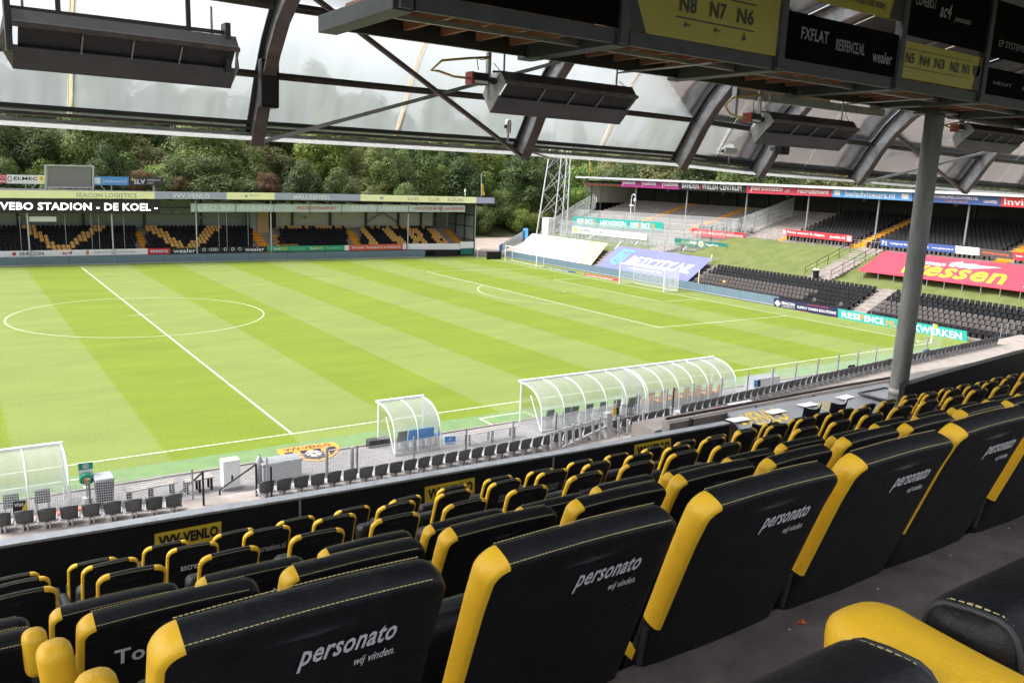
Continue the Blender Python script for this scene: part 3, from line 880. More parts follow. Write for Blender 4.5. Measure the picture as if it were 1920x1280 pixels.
rb('purple pink board with the same white name three times', 1165, 1273, 'magenta', [('youfone', (.02, .26, .15, .85), 'print_white', .03), ('youfone', (.37, .62, .15, .85), 'print_white', .03), ('youfone', (.72, .98, .15, .85), 'print_white', .03)])
b_ = rb('black board with heavy white capitals under the right roof', 1273, 1400, 'black_print', [('BANDEN', (.05, .31, .2, .82), 'print_white', .05), ('WIELEN CENTRUM', (.36, .93, .2, .82), 'print_white', .05)])
patch([V(p) for p in rad_(1273, 1400)], [(.315, .2), (.355, .2), (.335, .95)], 'red', b_)
rb('raspberry red board with white italic name on the roof front', 1400, 1560, 'pink', [('personato', (.05, .45, .18, .85), 'print_white', .04, .2), ('.nl', (.47, .53, .25, .75), 'pale_text', 0, .2), ('recruitment', (.62, .97, .25, .78), 'print_white', .02, .25)])
M['pink'].node_tree.nodes['Principled BSDF'].inputs['Base Color'].default_value = (.52, .035, .07, 1)
q = rad_(1560, 1710)
b_ = rb('sky blue board with white squares at both ends', 1560, 1710, 'sky_blue', [('boladviseurs.nl', (.18, .80, .15, .8), 'print_white', .015)])
for a in (.03, .88): patch([V(p) for p in q], rect(a, a + .08, .2, .8), 'print_white', b_)
rb('navy blue board partly behind the round pillar', 1710, 1877, 'blue', [('FYSIOTHERAPIELOUWERS.NL', (.17, .76, .5, .82), 'print_white', .03, .2), ('T 085 87 666 87', (.38, .65, .15, .35), 'orange', .0), ('LOUWERS', (.82, .96, .25, .55), 'print_white', .02)])
rb('bright red board at the right edge of the roof front', 1877, 2040, 'red', [('Invite', (.04, .42, .18, .85), 'print_white', .03), ('uitzendburo', (.5, .95, .2, .7), 'print_white', .02)])

# boards on the terrace front
q = qx(73.2, 1075, 406, 424, 1243, 417, 434)
board('advertising_board', 'teal board with white and orange fence maker lettering, upper left terrace', q, 'teal', 'board', [('RESI', (.05, .125, .25, .85), 'print_white', .04), ('F', (.127, .145, .25, .85), 'orange', .04), ('ENCE', (.148, .24, .25, .85), 'print_white', .04), ('.NL', (.242, .29, .25, .85), 'orange', .04), ('HEKWERKEN', (.33, .62, .2, .8), 'print_white', .01), ('RESI', (.67, .75, .2, .8), 'print_white', .04), ('F', (.755, .775, .2, .8), 'orange', .04), ('ENCE', (.78, .87, .2, .8), 'print_white', .04), ('.NL', (.875, .93, .2, .8), 'orange', .04)])
q = qx(69.5, 1073, 424, 436, 1212, 439, 450.5)
b_ = board('advertising_board', 'long white board with black lettering and yellow dot below the teal one', q, 'white_paint', 'board', [('HOVENS COLLIN', (.11, .43, .2, .78), 'black_print', .02), ('VERPAKKINGEN BV', (.48, .96, .2, .78), 'black_print', -.005)])
patch(q, disc(.05, .5, .03, .32), 'sign_yellow', b_)
q = qx(73.2, 1297, 428, 442, 1397, 437, 451.5)
board('advertising_board', 'red board with white slogan on the mesh fence', q, 'red', 'board', [('COVEBO./ | VIND JOUW DROOMBAAN!', (.04, .96, .3, .7), 'print_white', .03, .2)])
q = qx(69.5, 1265, 446, 458, 1363, 457, 468.5)
b_ = board('advertising_board', 'dark green board with round white leaf emblem on the fence', q, 'dark_teal', 'board', [('Groen', (.14, .32, .25, .8), 'lime', .02), ('RIJK', (.32, .45, .25, .8), 'print_white', .04), ('Maasbree', (.61, .84, .25, .75), 'print_white', .03, .2)])
patch(q, disc(.52, .5, .055, .45), 'print_white', b_); patch(q, disc(.52, .5, .03, .3), 'lime', b_, lift=.016)
q = qx(73.3, 1467, 429, 440, 1598, 441.5, 454.5)
b_ = board('advertising_board', 'red board with white slogan below the upper black seats', q, 'red', 'board', [('Poels wonen & slapen', (.08, .62, .28, .78), 'print_white', .04), ('poels.nl', (.70, .90, .2, .75), 'print_white', .04)])
patch(q, rect(.01, .055, .15, .85), 'print_white', b_); patch(q, rect(.93, .985, .15, .85), 'print_white', b_)
q = qx(73.3, 1650, 448, 461, 1792, 461, 475)
b_ = board('advertising_board', 'royal blue board with white shield behind the round pillar', q, 'blue', 'board', [('Veiligheid Beveiliging Media', (.14, .66, .35, .65), 'print_white', .03), ('www.p2security.nl', (.70, .97, .3, .6), 'print_white', .02), ('P2', (.03, .1, .2, .8), 'print_white', .05)])
q = qx(73.3, 1792, 461, 475, 1836, 465, 479)
board('advertising_board', 'small white board with orange and grey letters', q, 'white_paint', 'board', [('Brand', (.14, .5, .35, .7), 'orange', .01, .3), ('EGN', (.52, .84, .3, .72), 'print_grey', .02)])
q = qx(73.3, 1836, 465, 479, 1900, 472, 487)
board('advertising_board', 'dark brown board with orange script', q, 'brown_board', 'board', [('#kledingverwerking', (.1, .88, .3, .65), 'orange_red', .02, .2)])
q = qx(73.3, 1900, 472, 487, 1990, 482, 498)
board('advertising_board', 'orange red board at the right edge below the seats', q, 'red', 'board', [('van Kuijk', (.05, .45, .35, .7), 'print_white', .02)])
mb = MB()
for k in range(60):
    y = 39 - k * .85
    mb.tube((73.5, y, 5.2), (73.5, y, 6.3), .025, 5)
mb.beam((73.5, 39, 6.3), (73.5, -12, 6.3), .04, .04)
mb.obj('front_rail', 'galv', R_)
# crash barriers on the open terrace
mb = MB()
for k in range(12):
    y = 72 - k * 2.9
    mb.tube((74.6, y, 5.4), (74.6, y, 6.5), .035, 5)
mb.beam((74.6, 73, 6.45), (74.6, 39, 6.45), .05, .05).beam((74.6, 73, 5.95), (74.6, 39, 5.95), .04, .04)
mb.obj('crush_barrier', 'galv', R_)


def mesh_fence(name, label, pts, h, posts, gap=.25, r=.012, rows=4, parent=None, mname='wire', pr=.045):
    """welded mesh fence: posts, rails, and the wires joined"""
    root = parent or empty(name, pts[0], label, 'fence')
    wires = MB()
    for (a, b) in zip(pts, pts[1:]):
        a, b = V(a), V(b); n_ = max(2, int((b - a).length / gap))
        for i in range(n_ + 1):
            p = lerp(a, b, i / n_); wires.beam(p, p + V((0, 0, h)), r, r, (b - a).normalized())
        for j in range(rows + 1):
            z = V((0, 0, h * j / rows)); wires.beam(a + z, b + z, r, r)
        m_ = max(1, round((b - a).length / posts))
        for i in range(m_ + 1):
            p = lerp(a, b, i / m_); MB().tube(p, p + V((0, 0, h + .1)), pr, 8).obj('post', 'galv', root)
    tag(wires.obj('wire_mesh', mname, root), kind='stuff')
    return root


def bz(x, y): return 2.25 + 3.1 * sst(((x - 63.8) / 9.9) * .9 + .05)


mesh_fence('mesh_fence', 'tall grey mesh fence along the front of the empty terrace', [(73.3, 73, 4.6), (73.3, 38.5, 5.2)], 2.4, 3.2, .16, .034, 4)
for i in range(11):
    MB().box(65.2 + i * .75, 65.95 + i * .75, 45.2, 48.4, 1.5, 2.55 + i * .15).obj('fenced_stair', 'concrete', R_)
mesh_fence('mesh_fence', 'front mesh fence low on the bank above the draped banners', [(66.0, 71, 2.3), (66.2, 41.5, 2.4)], 1.9, 3.0, .13, .016, 4)
mesh_fence('mesh_fence', 'lower mesh fence crossing the bank behind the blue banner', [(69.8, 72, 2.9), (69.8, 41.5, 3.2)], 2.4, 3.0, .12, .034, 4)
mesh_fence('mesh_fence', 'mesh fence running up the bank beside the open grass', [(66.4, 41.3, 2.9), (70, 40.0, 4.0), (74, 38.6, 5.3), (79, 38.4, 6.7), (84, 38.4, 8.1)], 2.5, 2.4, .16, .034, 4)
mesh_fence('mesh_fence', 'grey mesh fence climbing beside the floodlight mast', [(72, 77, 2.5), (77, 77.5, 5), (84, 78, 8)], 2.6, 2.5, .16, .034, 4)
# concrete stair up the bank with black handrails
yc = at(1588, 482, x=69).y
ST = empty('stairway', (69, yc, 2.2), 'concrete stair with black handrails cut through the grass bank', 'stairway')
for i in range(16):
    x = 63.9 + i * .62
    MB().box(x, x + .62, yc - 1.5, yc + 1.5, 1.5, 2.45 + .205 * i).obj('step', 'concrete_light', ST)
for s_ in (-1.6, 1.6):
    r1 = MB()
    for i in range(6):
        x = 64.2 + i * 1.9; z = 2.45 + .205 * (i * 1.9 / .62)
        r1.tube((x, yc + s_, z - .2), (x, yc + s_, z + 1.1), .03, 6)
    r1.path([(64.2, yc + s_, 3.5), (73.7, yc + s_, 3.5 + .205 * 9.5 / .62)], .03, 6).path([(64.2, yc + s_, 3.0), (73.7, yc + s_, 3.0 + .205 * 9.5 / .62)], .022, 6)
    r1.obj('handrail', 'black_paint', ST)
p = at(1529, 521, x=64.2)
wb = empty('litter_bin', tuple(p), 'black bin with pale lid at the foot of the bank stair', 'bin')
MB().tube(p, p + V((0, 0, .85)), .28, 12, .34).obj('body', 'black_paint', wb); MB().tube(p + V((0, 0, .85)), p + V((0, 0, 1.0)), .36, 12, .3).obj('lid', 'fascia_yellow', wb)
# second stair through the lower seats
yg = at(1632, 575, x=60.5).y
for i in range(8): MB().box(57.92 + .74 * i, 57.88 + .74 * (i + 1), yg - .75, yg + .75, .12 + .31 * i, .27 + .31 * i).obj('lower_stair', 'concrete_light', R_)
# lower seats
low = []
for i in range(7):
    for k in range(84):
        y = 31.8 - k * .5
        if abs(y - yg) < .9 or y < -6.3: continue
        if y > 30.5 - (6 - i) * .3 and False: continue
        low.append((i, y))
low.sort(key=lambda s: pix((58 + .74 * s[0], s[1], .3 + .31 * s[0]))[2])
mass = {'seat_black': MB(), 'seat_brown': MB()}
rot = Matrix.Rotation(-math.pi / 2, 4, 'Z')
for c_, (i, y) in enumerate(low):
    x, z = 57.98 + .74 * i, .12 + .31 * i
    brown = i in (1, 2, 3) and (y > 17 or (yg - 14 < y < yg + 1 and y < yg) or random.random() < .1)
    mm = 'seat_brown' if brown else 'seat_black'
    smb, me = shell_seat(mm)
    if c_ < 300:
        o = D.objects.new('stadium_seat', me); COL.objects.link(o); o.name = 'terrace_seat'; o.location = (x, y, z); o.rotation_euler = (0, 0, -math.pi / 2)
        tag(o, '%s seat, %s from left in row %s of the lower right stand' % ('brown' if brown else 'black', ORD[int(round((31.8 - y) / .5))], ['one', 'two', 'three', 'four', 'five', 'six', 'seven'][i]), 'seat', 'lower seats of the right stand')
    else:
        mass[mm].add([rot @ p + V((x, y, z)) for p in smb.v], smb.f)
for mm in mass: tag(mass[mm].obj('seat_mass', mm), '%s seats of the lower right stand nearest the goal' % ('black' if mm == 'seat_black' else 'worn brown'), 'seats', None, 'stuff')
smb, me = shell_seat('seat_yellow')
o = D.objects.new('stadium_seat', me); COL.objects.link(o); pp = at(1351, 536, x=59.2); o.location = (59.3, pp.y, .6); o.rotation_euler = (0, 0, -math.pi / 2)
tag(o, 'single yellow seat among the black lower seats', 'seat')
# upper seats
up_ = MB(); smb, _ = shell_seat('seat_black')
for i in range(14):
    for k in range(110):
        y = s4 - .7 - k * .5
        if y < RY0 + 1 or abs(y - s3) < 1.1 or abs(y - s5) < 1.0: continue
        up_.add([rot @ p + V((74.3 + .86 * i, y, 5.45 + .235 * i)) for p in smb.v], smb.f)
tag(up_.obj('seat_mass', 'seat_black'), 'dense rows of black seats under the right stand roof', 'seats', None, 'stuff')
for k in range(14):
    yb = at(1415 - k * 7.5, 414, x=76).y
    o = D.objects.new('loose_seat', shell_seat('grey_plastic')[1]); COL.objects.link(o); o.location = (75.2, yb, 5.7); o.rotation_euler = (0, 0, -math.pi / 2)
    tag(o, '%s grey seat from the right in the short row on the terrace' % ORD[k], 'seat', 'short row of grey seats on the terrace')

# banners draped over the lower rows
def flat4(q):
    q = [V(p) for p in q]
    zb, zt = (q[0].z + q[1].z) / 2, (q[2].z + q[3].z) / 2
    q[0].z = q[1].z = zb; q[2].z = q[3].z = zt
    return q


q = flat4([at(958, 480, x=58.2), at(1105, 496, x=58.2), at(1140, 454, x=63.6), at(998, 440, x=63.6)])
b_ = board('seat_banner', 'large white and cream sheet draped over seats near the corner', q, 'banner_white', 'banner', [('CTV', (.27, .5, .42, .66), 'pale_text', .03, .1)], t=.04)
patch(q, [(.9, 0), (1, 0), (1, 1), (.75, 1), (.82, .4)], 'banner_cream', b_, 'colour_field'); patch(q, [(0, .55), (.1, .45), (.16, .7), (.02, .75)], 'fascia_lilac', b_, 'colour_field')
q = flat4([at(1117, 502, x=58.2), at(1285, 531, x=58.2), at(1336, 486, x=63.6), at(1160, 460, x=63.6)])
b_ = board('seat_banner', 'blue violet betting banner draped over seats behind the goal', q, 'banner_blue', 'banner', [('BETCITY.NL', (.25, .93, .33, .68), 'print_white', .05, .25), ('wedden op sport, live', (.33, .7, .17, .25), 'print_white', .0)], t=.04)
for poly in ([(.07, .35), (.10, .28), (.12, .85), (.09, .85)], [(.09, .82), (.23, .82), (.23, .9), (.09, .9)], [(.10, .3), (.17, .2), (.175, .29), (.12, .36)], [(.165, .2), (.2, .4), (.18, .43), (.165, .3)], [(.2, .4), (.205, .75), (.185, .75), (.18, .42)]):
    patch(q, poly, 'sky_blue', b_)
letter(q, 'B', (.125, .175, .4, .72), 'sky_blue', b_, .03)
q = flat4([at(1608, 506, x=66.2), at(2010, 559, x=66.2), at(2010, 507, x=72.6), at(1658, 471, x=72.6)])
b_ = board('bank_banner', 'large red banner with white flower and lime lettering on the grass bank', q, 'banner_red', 'banner', [('herman', (.21, .40, .60, .78), 'print_white', .04, .2), ('wessen', (.2, .72, .14, .56), 'lime', .04, .2), ('Zon', (.80, .95, .15, .5), 'print_white', .02, .2)], t=.05)
for k, (a, b, c2) in enumerate(((.42, .48, .9), (.46, .53, .95), (.50, .62, .88))):
    patch(q, [(a, .64), (a + .025, .62), (b + .03 * k, .88 - .04 * k), (a + .012 * k, .80)], 'print_white', b_)
for k in range(12):
    p = lerp(q[0], q[1], .03 + k * .085)
    MB().tube((p.x + .1, p.y, bz(p.x, p.y) - .2), p + V((.1, 0, -.04)), .04, 6).obj('prop', 'galv', b_)
for u, v, u2, v2 in ((1103, 448, 1118, 437), (1153, 467, 1165, 452), (1279, 471, 1287, 462), (1333, 490, 1335, 478), (1190, 460, 1197, 452)):
    p = at(u, v, x=64.2); e_ = empty('banner_stay', tuple(p), '%s short white pole from the left leaning behind the draped banners' % {1103: 'first', 1153: 'second', 1190: 'third', 1279: 'fourth', 1333: 'fifth'}[u], 'pole', 'poles holding the draped banners')
    MB().tube(p, at(u2, v2, x=65.5), .05, 6).obj('pole', 'white_paint', e_)
# light column with round lamp on the terrace
p = at(1186, 400, x=74.4)
lc = empty('camera_mast', (74.0, p.y, 5), 'white slender mast with a hooped camera head on the terrace', 'mast')
MB().tube((74, p.y, 2.5), (74, p.y, 9.3), .09, 8, .06).obj('pole', 'white_metal', lc)
MB().path([(74, p.y, 9.3), (74, p.y - .1, 9.8), (74, p.y - .5, 10.0), (74, p.y - .8, 9.7), (74, p.y - .8, 9.3)], .06, 8).rbox((74, p.y - .8, 9.1), (.35, .35, .45), .12, 3).box(73.9, 74.1, p.y - .7, p.y + .3, 8.2, 8.35).obj('camera_head', 'white_metal', lc, smooth=True)

# white gate and railing at the near end of the lower rows
yw = at(1886, 630, x=58.5).y
gw = empty('end_railing', (60, yw, .1), 'grey barred railing closing the near end of the lower right rows', 'railing')
for k in range(7):
    x = 57.6 + k * 1.0
    if k < 4: MB().tube((x, yw, -.05), (x, yw, 1.75), .03, 6).obj('post', 'galv', gw)
for j in range(6):
    z0 = .35 + j * .27
    MB().beam((57.6, yw, z0), (60.6, yw, z0), .03, .035).obj('bar', 'galv', gw)

# ad boards along the goal line
for i in range(10):
    y1 = 68.4 - i * 4.98
    b_ = empty('goal_line_board', (57.2, y1 - 2.5, 0), '%s blue grey board from the far corner along the goal line' % ORD[i], 'board', 'switched-off boards along the goal line')
    MB().box(57.2, 57.32, y1 - 4.95, y1, .06, .92).obj('panel', 'led_panel', b_)
    MB().box(57.12, 57.4, y1 - 4.97, y1, 0, .055).obj('foot_rail', 'galv_light', b_)


def gl(lbl, u0, vt0, vb0, u1, vt1, vb1, mm, texts, X=56.9): return board('goal_line_board', lbl, qx(X, u0, vt0, vb0, u1, vt1, vb1), mm, 'board', texts)


b_ = gl('navy board with white diamond and name at the goal line', 1451, 558, 577, 1492, 565, 584, 'navy', [('SEACON', (.36, .95, .5, .78), 'print_white', .04), ('LOGISTICS', (.36, .95, .25, .42), 'paper', .0)])
q = [V(p) for p in qx(56.9, 1451, 558, 577, 1492, 565, 584)]; patch(q, [(.18, .2), (.32, .52), (.18, .85), (.04, .52)], 'print_white', b_)
b_ = gl('navy board with white slogan and crimson brackets at the goal line', 1492, 565, 584, 1571, 577.5, 597.5, 'navy', [('SUPPLY CHAIN SOLUTIONS', (.04, .96, .36, .62), 'print_white', .03)])
q = [V(p) for p in qx(56.9, 1492, 565, 584, 1571, 577.5, 597.5)]
for pl in (rect(.28, .8, .86, .9), rect(.03, .32, .12, .16), rect(.86, .98, .1, .14)): patch(q, pl, 'red', b_)
gl('long turquoise board with large white and orange letters at the goal line', 1571, 578, 598, 1813, 621, 643, 'teal', [('RESI', (.035, .185, .25, .82), 'print_white', .05), ('F', (.19, .225, .25, .82), 'orange', .05), ('ENCE', (.23, .385, .25, .82), 'print_white', .05), ('.NL', (.39, .49, .22, .8), 'orange', .05), ('HEKWERKEN', (.53, .965, .2, .8), 'print_white', .05)], 56.6)
M['teal'].node_tree.nodes['Principled BSDF'].inputs['Base Color'].default_value = (.01, .36, .31, 1)
gl('low white and blue betting strip on the turf by the far post', 1018, 500, 505, 1078, 509, 515, 'blue', [('BETCITY.NL', (.08, .8, .15, .85), 'print_white', .05, .3)], 54.2)
gl('low pink and red strip lying at the goal line', 1095, 512.5, 518, 1163, 523, 530, 'pink', [('personato recruitment', (.06, .8, .25, .75), 'print_white', .02)], 54.2)
# leaning cyan and white boards by the corner
q = [at(936, 473, x=58), at(984, 452, x=64)]; q += [V((64, q[1].y, at(984, 431, x=64).z)), V((58, q[0].y, at(936, 460, x=58).z))]
board('advertising_board', 'cyan edged white board climbing the steps at the far corner', q, 'sky_blue', 'board', [('SCHUREN & CO', (.18, .8, .4, .75), 'pale_text', .02, .1)], [(.12, .9, 'white_paint')])
q = [V(p) for p in [at(981, 447, x=66.2), at(990, 447, x=66.2), at(990, 428, x=66.2), at(981, 428, x=66.2)]]
board('advertising_board', 'narrow cyan upright panel at the far corner steps', q, 'sky_blue', 'board')
p = at(926, 486, z=0)
MB().box(p.x - 1.2, p.x + 1.2, p.y - .1, p.y + .1, 0, 1.1).obj('panel', 'black_paint', empty('touchline_board', tuple(p), 'small black board standing alone by the far corner', 'board'))


def goal(name, label, y0, y1, x, depth, net=True, hgt=2.44, sgn=1):
    g = empty(name, (x, (y0 + y1) / 2, 0), label, 'goal')
    for yy in (y0, y1): MB().tube((x, yy, 0), (x, yy, hgt), .06, 10).obj('post', 'white_paint', g)
    MB().tube((x, y0, hgt), (x, y1, hgt), .06, 10).obj('crossbar', 'white_paint', g)
    bk = MB()
    for yy in (y0, y1):
        bk.tube((x, yy, .03), (x + depth, yy, .03), .025, 6)
    bk.tube((x + depth, y0, .03), (x + depth, y1, .03), .025, 6)
    for yy in (y0, y1): bk.tube((x + depth, yy, 0), (x + depth, yy, hgt), .03, 6)
    bk.obj('net_frame', 'white_metal', g)
    if net:
        nt_ = MB(); t = .012
        n_ = int((y1 - y0) / .14)
        for i in range(n_ + 1):
            yy = lerp(y0, y1, i / n_); nt_.beam((x + depth, yy, 0), (x + depth, yy, hgt), t, t); nt_.beam((x, yy, hgt), (x + depth, yy, hgt), t, t)
        for j in range(18):
            z = hgt * j / 17; nt_.beam((x + depth, y0, z), (x + depth, y1, z), t, t)
            for yy in (y0, y1): nt_.beam((x, yy, z), (x + depth, yy, z), t, t)
        for j in range(14):
            xx = x + depth * j / 13; nt_.beam((xx, y0, hgt), (xx, y1, hgt), t, t)
            for yy in (y0, y1): nt_.beam((xx, yy, 0), (xx, yy, hgt), t, t)
        tag(nt_.obj('net', 'white_paint', g), kind='stuff')
    return g


goal('football_goal', 'white goal with net in front of the blue violet banner', c - 3.66, c + 3.66, L2, 2.2)
pa, pb = at(946, 490, z=0), at(1006.5, 501, z=0)
goal('practice_goal', 'bare white goal frame standing near the far corner', pb.y, pa.y, (pa.x + pb.x) / 2, 1.2, False, 2.2)


def flag_post(lbl, x, y, clr='sign_yellow'):
    g = empty('corner_flag', (x, y, 0), lbl, 'flag')
    MB().tube((x, y, 0), (x, y, 1.6), .035, 8).obj('pole', 'white_paint', g)
    MB().slab([(x, y, 1.25), (x + .12, y - .25, 1.22), (x + .12, y - .25, 1.55), (x, y, 1.6)], .01).obj('flag', clr, g)


flag_post('white corner post with yellow flag at the near right corner', L2, 0)
p = at(895, 484, z=0); flag_post('white corner post at the far corner beside the yard', p.x, p.y, 'white_paint')
p = at(1308, 549, x=57.9); g = empty('side_pole', tuple(p), 'thin pale yellow pole beside the goal and the draped banner', 'pole')
MB().tube(p, p + V((0, 0, 2.6)), .05, 8).obj('pole', 'fascia_yellow', g); MB().tube(p, p + V((0, 0, .1)), .14, 8).obj('foot', 'white_metal', g)

# floodlight mast
g = empty('floodlight_mast', (82, 90, 0), 'tall pale steel lattice mast at the far corner', 'mast')
B0 = [V((78.6, 90.5, 1)), V((83.4, 91.6, 1)), V((84.2, 88.6, 1))]; T0 = [V((83.0, 90.2, 34)), V((84.8, 90.6, 34)), V((85.0, 89.6, 34))]
for a, b in zip(B0, T0): MB().tube(a, b, .13, 8, .10).obj('leg', 'mast_steel', g)
br = MB()
for k in range(8):
    t0, t1 = k / 8, (k + 1) / 8
    for i in range(3):
        a, b = B0[i].lerp(T0[i], t0), B0[(i + 1) % 3].lerp(T0[(i + 1) % 3], t1); br.tube(a, b, .034, 5)
        a, b = B0[(i + 1) % 3].lerp(T0[(i + 1) % 3], t0), B0[i].lerp(T0[i], t1); br.tube(a, b, .034, 5)
br.obj('lattice', 'mast_steel', g)
MB().tube(V((84.0, 90.0, 1)), V((85.0, 90.0, 34)), .12, 6).obj('ladder_tube', 'mast_steel', g)
p = at(1022, 425, x=82); MB().box(p.x, p.x + 1.5, p.y - 1, p.y + 1, 1, 4.5).obj('cabinet', 'white_metal', g)


def club_flag(lbl, u, v0, v1, vy, Y):
    a, b = at(u, v0, y=Y), at(u, v1, y=Y)
    g = empty('club_flag', tuple(a), lbl, 'flag')
    MB().tube(a, b, .05, 6).obj('pole', 'galv_light', g)
    mb = MB(); n_ = 10; hh = (b.z - a.z) * vy
    for i in range(n_ + 1):
        for s_ in (0, 1, 2, 3):
            z = a.z + .2 + hh * i / n_
            mb.v.append(V((a.x + s_ * .16 * (1 - .5 * i / n_) + .08 * math.sin(i * 1.3 + s_ * 2), a.y - .05 - .12 * math.sin(s_ * 2.2 + i * .6), z)))
    for i in range(n_):
        for s_ in range(3): mb.f.append((i * 4 + s_, i * 4 + s_ + 1, i * 4 + s_ + 5, i * 4 + s_ + 4))
    mb.obj('cloth', 'flag_yellow', g, smooth=True)


club_flag('limp yellow flag on a pole at the end of the far roof', 902.5, 369, 325, .5, 73)
club_flag('limp yellow flag on a pole above the right stand roof corner', 1105, 326, 297, .7, 76)
p = at(872, 367, y=74); g = empty('roof_antenna', tuple(p), 'short white antenna near the end of the far roof', 'antenna')
MB().tube(p, p + V((0, 0, 1.1)), .07, 6, .04).rbox(tuple(p + V((0, 0, .7))), (.22, .2, .3), .05, 2).obj('mast', 'white_paint', g)

# ================================================================== trees
LEAF = {}


def tree_mesh(seed, H, R, n_clump, n_leaf, size, low=.18):
    rnd = random.Random(seed)
    mb = MB()
    cl = []
    for i in range(n_clump):
        while True:
            p = V((rnd.uniform(-1, 1), rnd.uniform(-1, 1), rnd.uniform(-1, 1)))
            if .25 < p.length < 1: break
        zz = (p.z + 1) / 2
        k = 1.0 - .35 * abs(zz - .42) * 1.6
        cl.append((V((p.x * R * .8 * k, p.y * R * .8 * k, H * (low + (1 - low) * .92 * zz))), R * rnd.uniform(.24, .46)))
    for i in range(n_leaf):
        c_, r_ = cl[rnd.randrange(n_clump)]
        d = V((rnd.gauss(0, 1), rnd.gauss(0, 1), rnd.gauss(.25, 1))).normalized()
        p = c_ + V((d.x, d.y, d.z * .8)) * (r_ * rnd.uniform(.72, 1.12))
        nrm = (d + V((rnd.gauss(0, .32), rnd.gauss(0, .32), rnd.gauss(.3, .32)))).normalized()
        a = nrm.cross(V((rnd.gauss(0, 1), rnd.gauss(0, 1), rnd.gauss(0, 1)))).normalized(); b = nrm.cross(a)
        s_ = size * rnd.uniform(.6, 1.35); a, b = a * s_, b * s_ * .62
        mb.add([p - a, p - b * .9 + a * .1, p + a, p + b * .9 + a * .1], [(0, 1, 2, 3)])
    tk = MB()
    tk.path([(0, 0, -1.5), (R * .03, 0, H * .25), (-R * .03, R * .03, H * .5), (0, 0, H * .82)], [H * .028, H * .022, H * .015, H * .004], 7)
    for i in range(9):
        c_, r_ = cl[rnd.randrange(n_clump)]
        z0 = min(c_.z * .75, H * rnd.uniform(.2, .55)); tk.path([(0, 0, z0), (c_.x * .5, c_.y * .5, (z0 + c_.z) / 2 + .2), c_], [H * .011, H * .007, H * .002], 5)
    return mb, tk


TV = []
for sd, H, R, nc, nl, sz, low in ((1, 13, 5.0, 50, 17000, .19, .14), (2, 15, 4.6, 48, 17000, .19, .16), (3, 11, 5.4, 48, 17000, .19, .10), (4, 16, 5.6, 60, 20000, .20, .18), (5, 7, 4.2, 38, 14000, .15, .02), (6, 12, 3.8, 42, 14000, .18, .12)):
    a, b = tree_mesh(sd, H, R, nc, nl, sz, low)
    TV.append((a, b.mesh('trunk', 'bark', smooth=True), {}))
tn = 0


def tree(x, y, var, mname, s=1.0, label=None, group='trees on the hillside', name='tree'):
    global tn
    a, tme, cache = TV[var]
    if mname not in cache: cache[mname] = a.mesh('crown', mname)
    z = hill(x, y); z = max(z, 0)
    g = empty(name, (x, y, z), label, 'tree', group)
    g.rotation_euler = (0, 0, random.uniform(0, 6.28)); g.scale = (s * random.uniform(.9, 1.12), s * random.uniform(.9, 1.12), s * random.uniform(.9, 1.15))
    for nm, me in (('crown', cache[mname]), ('trunk', tme)):
        o = D.objects.new(nm, me); COL.objects.link(o); o.parent = g
    tn += 1
    return g


KN = {'leaf_dark': 'dark green', 'leaf_mid': 'mid green', 'leaf_light': 'pale fresh green', 'leaf_olive': 'olive', 'leaf_rust': 'rusty brown'}
pool = ['leaf_mid'] * 5 + ['leaf_dark'] * 3 + ['leaf_olive'] * 3 + ['leaf_light'] * 2
rowtxt = ['at slope foot', 'low on slope', 'halfway up slope', 'high on slope', 'on slope top']
for r0, (yy, sp, sc) in enumerate(((92.5, 6.4, .8), (99, 6.8, .95), (106.5, 7.2, 1.0), (116, 8, 1.08), (128, 9, 1.15))):
    x = -24 + r0 * 2
    k = 0
    while x < 104 + r0 * 6:
        jx, jy = random.uniform(-1.6, 1.6), random.uniform(-2.2, 2.2)
        y = yy + jy + 15 * sst((x - 48) / 22)
        mm = random.choice(pool); vv = random.choice((0, 1, 2, 3, 5))
        if x > 60: mm = random.choice(['leaf_light', 'leaf_light', 'leaf_mid', 'leaf_dark'])
        if r0 == 0 and x > 56: mm = random.choice(['leaf_light', 'leaf_mid']); vv = 4
        u, v, _ = pix((x + jx, y, hill(x, y) + 6))
        side = 'behind the far stand' if u < 900 else 'behind the far corner' if u < 1150 else 'beyond the right stand'
        tree(x + jx, y, vv, mm, sc * random.uniform(.85, 1.12), '%s tree, %s from left %s %s' % (KN[mm], ORD[k], rowtxt[r0], side))
        x += sp * random.uniform(.8, 1.2); k += 1
# bushes at the corner, rust coloured bushes above the far roof
for (x, y, s, mm, lb) in ((66, 104, .62, 'leaf_mid', 'low round bush left of the yard edge'), (71, 107, .75, 'leaf_light', 'bright bush above the earth bank at the yard'), (77, 109, .95, 'leaf_light', 'large bright bush in the middle of the yard edge'), (83, 111, 1.05, 'leaf_mid', 'broad green bush left of the floodlight mast'), (89, 112, 1.0, 'leaf_light', 'yellow green bush behind the floodlight mast'), (95, 111, 1.1, 'leaf_mid', 'green bush right of the floodlight mast'), (101, 110, 1.0, 'leaf_light', 'bright bush beside the end of the right stand'), (61, 100, .6, 'leaf_olive', 'olive bush just right of the far roof end')):
    tree(x, y, 4, mm, s, lb, 'bushes round the far corner', 'bush')
for k in range(16):
    x, y = 104 + (k % 4) * 8 + random.uniform(-2, 2), 92 + (k // 4) * 9 + random.uniform(-2, 2)
    mm = random.choice(['leaf_dark', 'leaf_mid', 'leaf_light'])
    tree(x, y, random.choice((0, 1, 3)), mm, 1.05, '%s tree, %s of the dense trees beyond the floodlight mast' % (KN[mm], ORD[k]), 'trees beyond the floodlight mast')
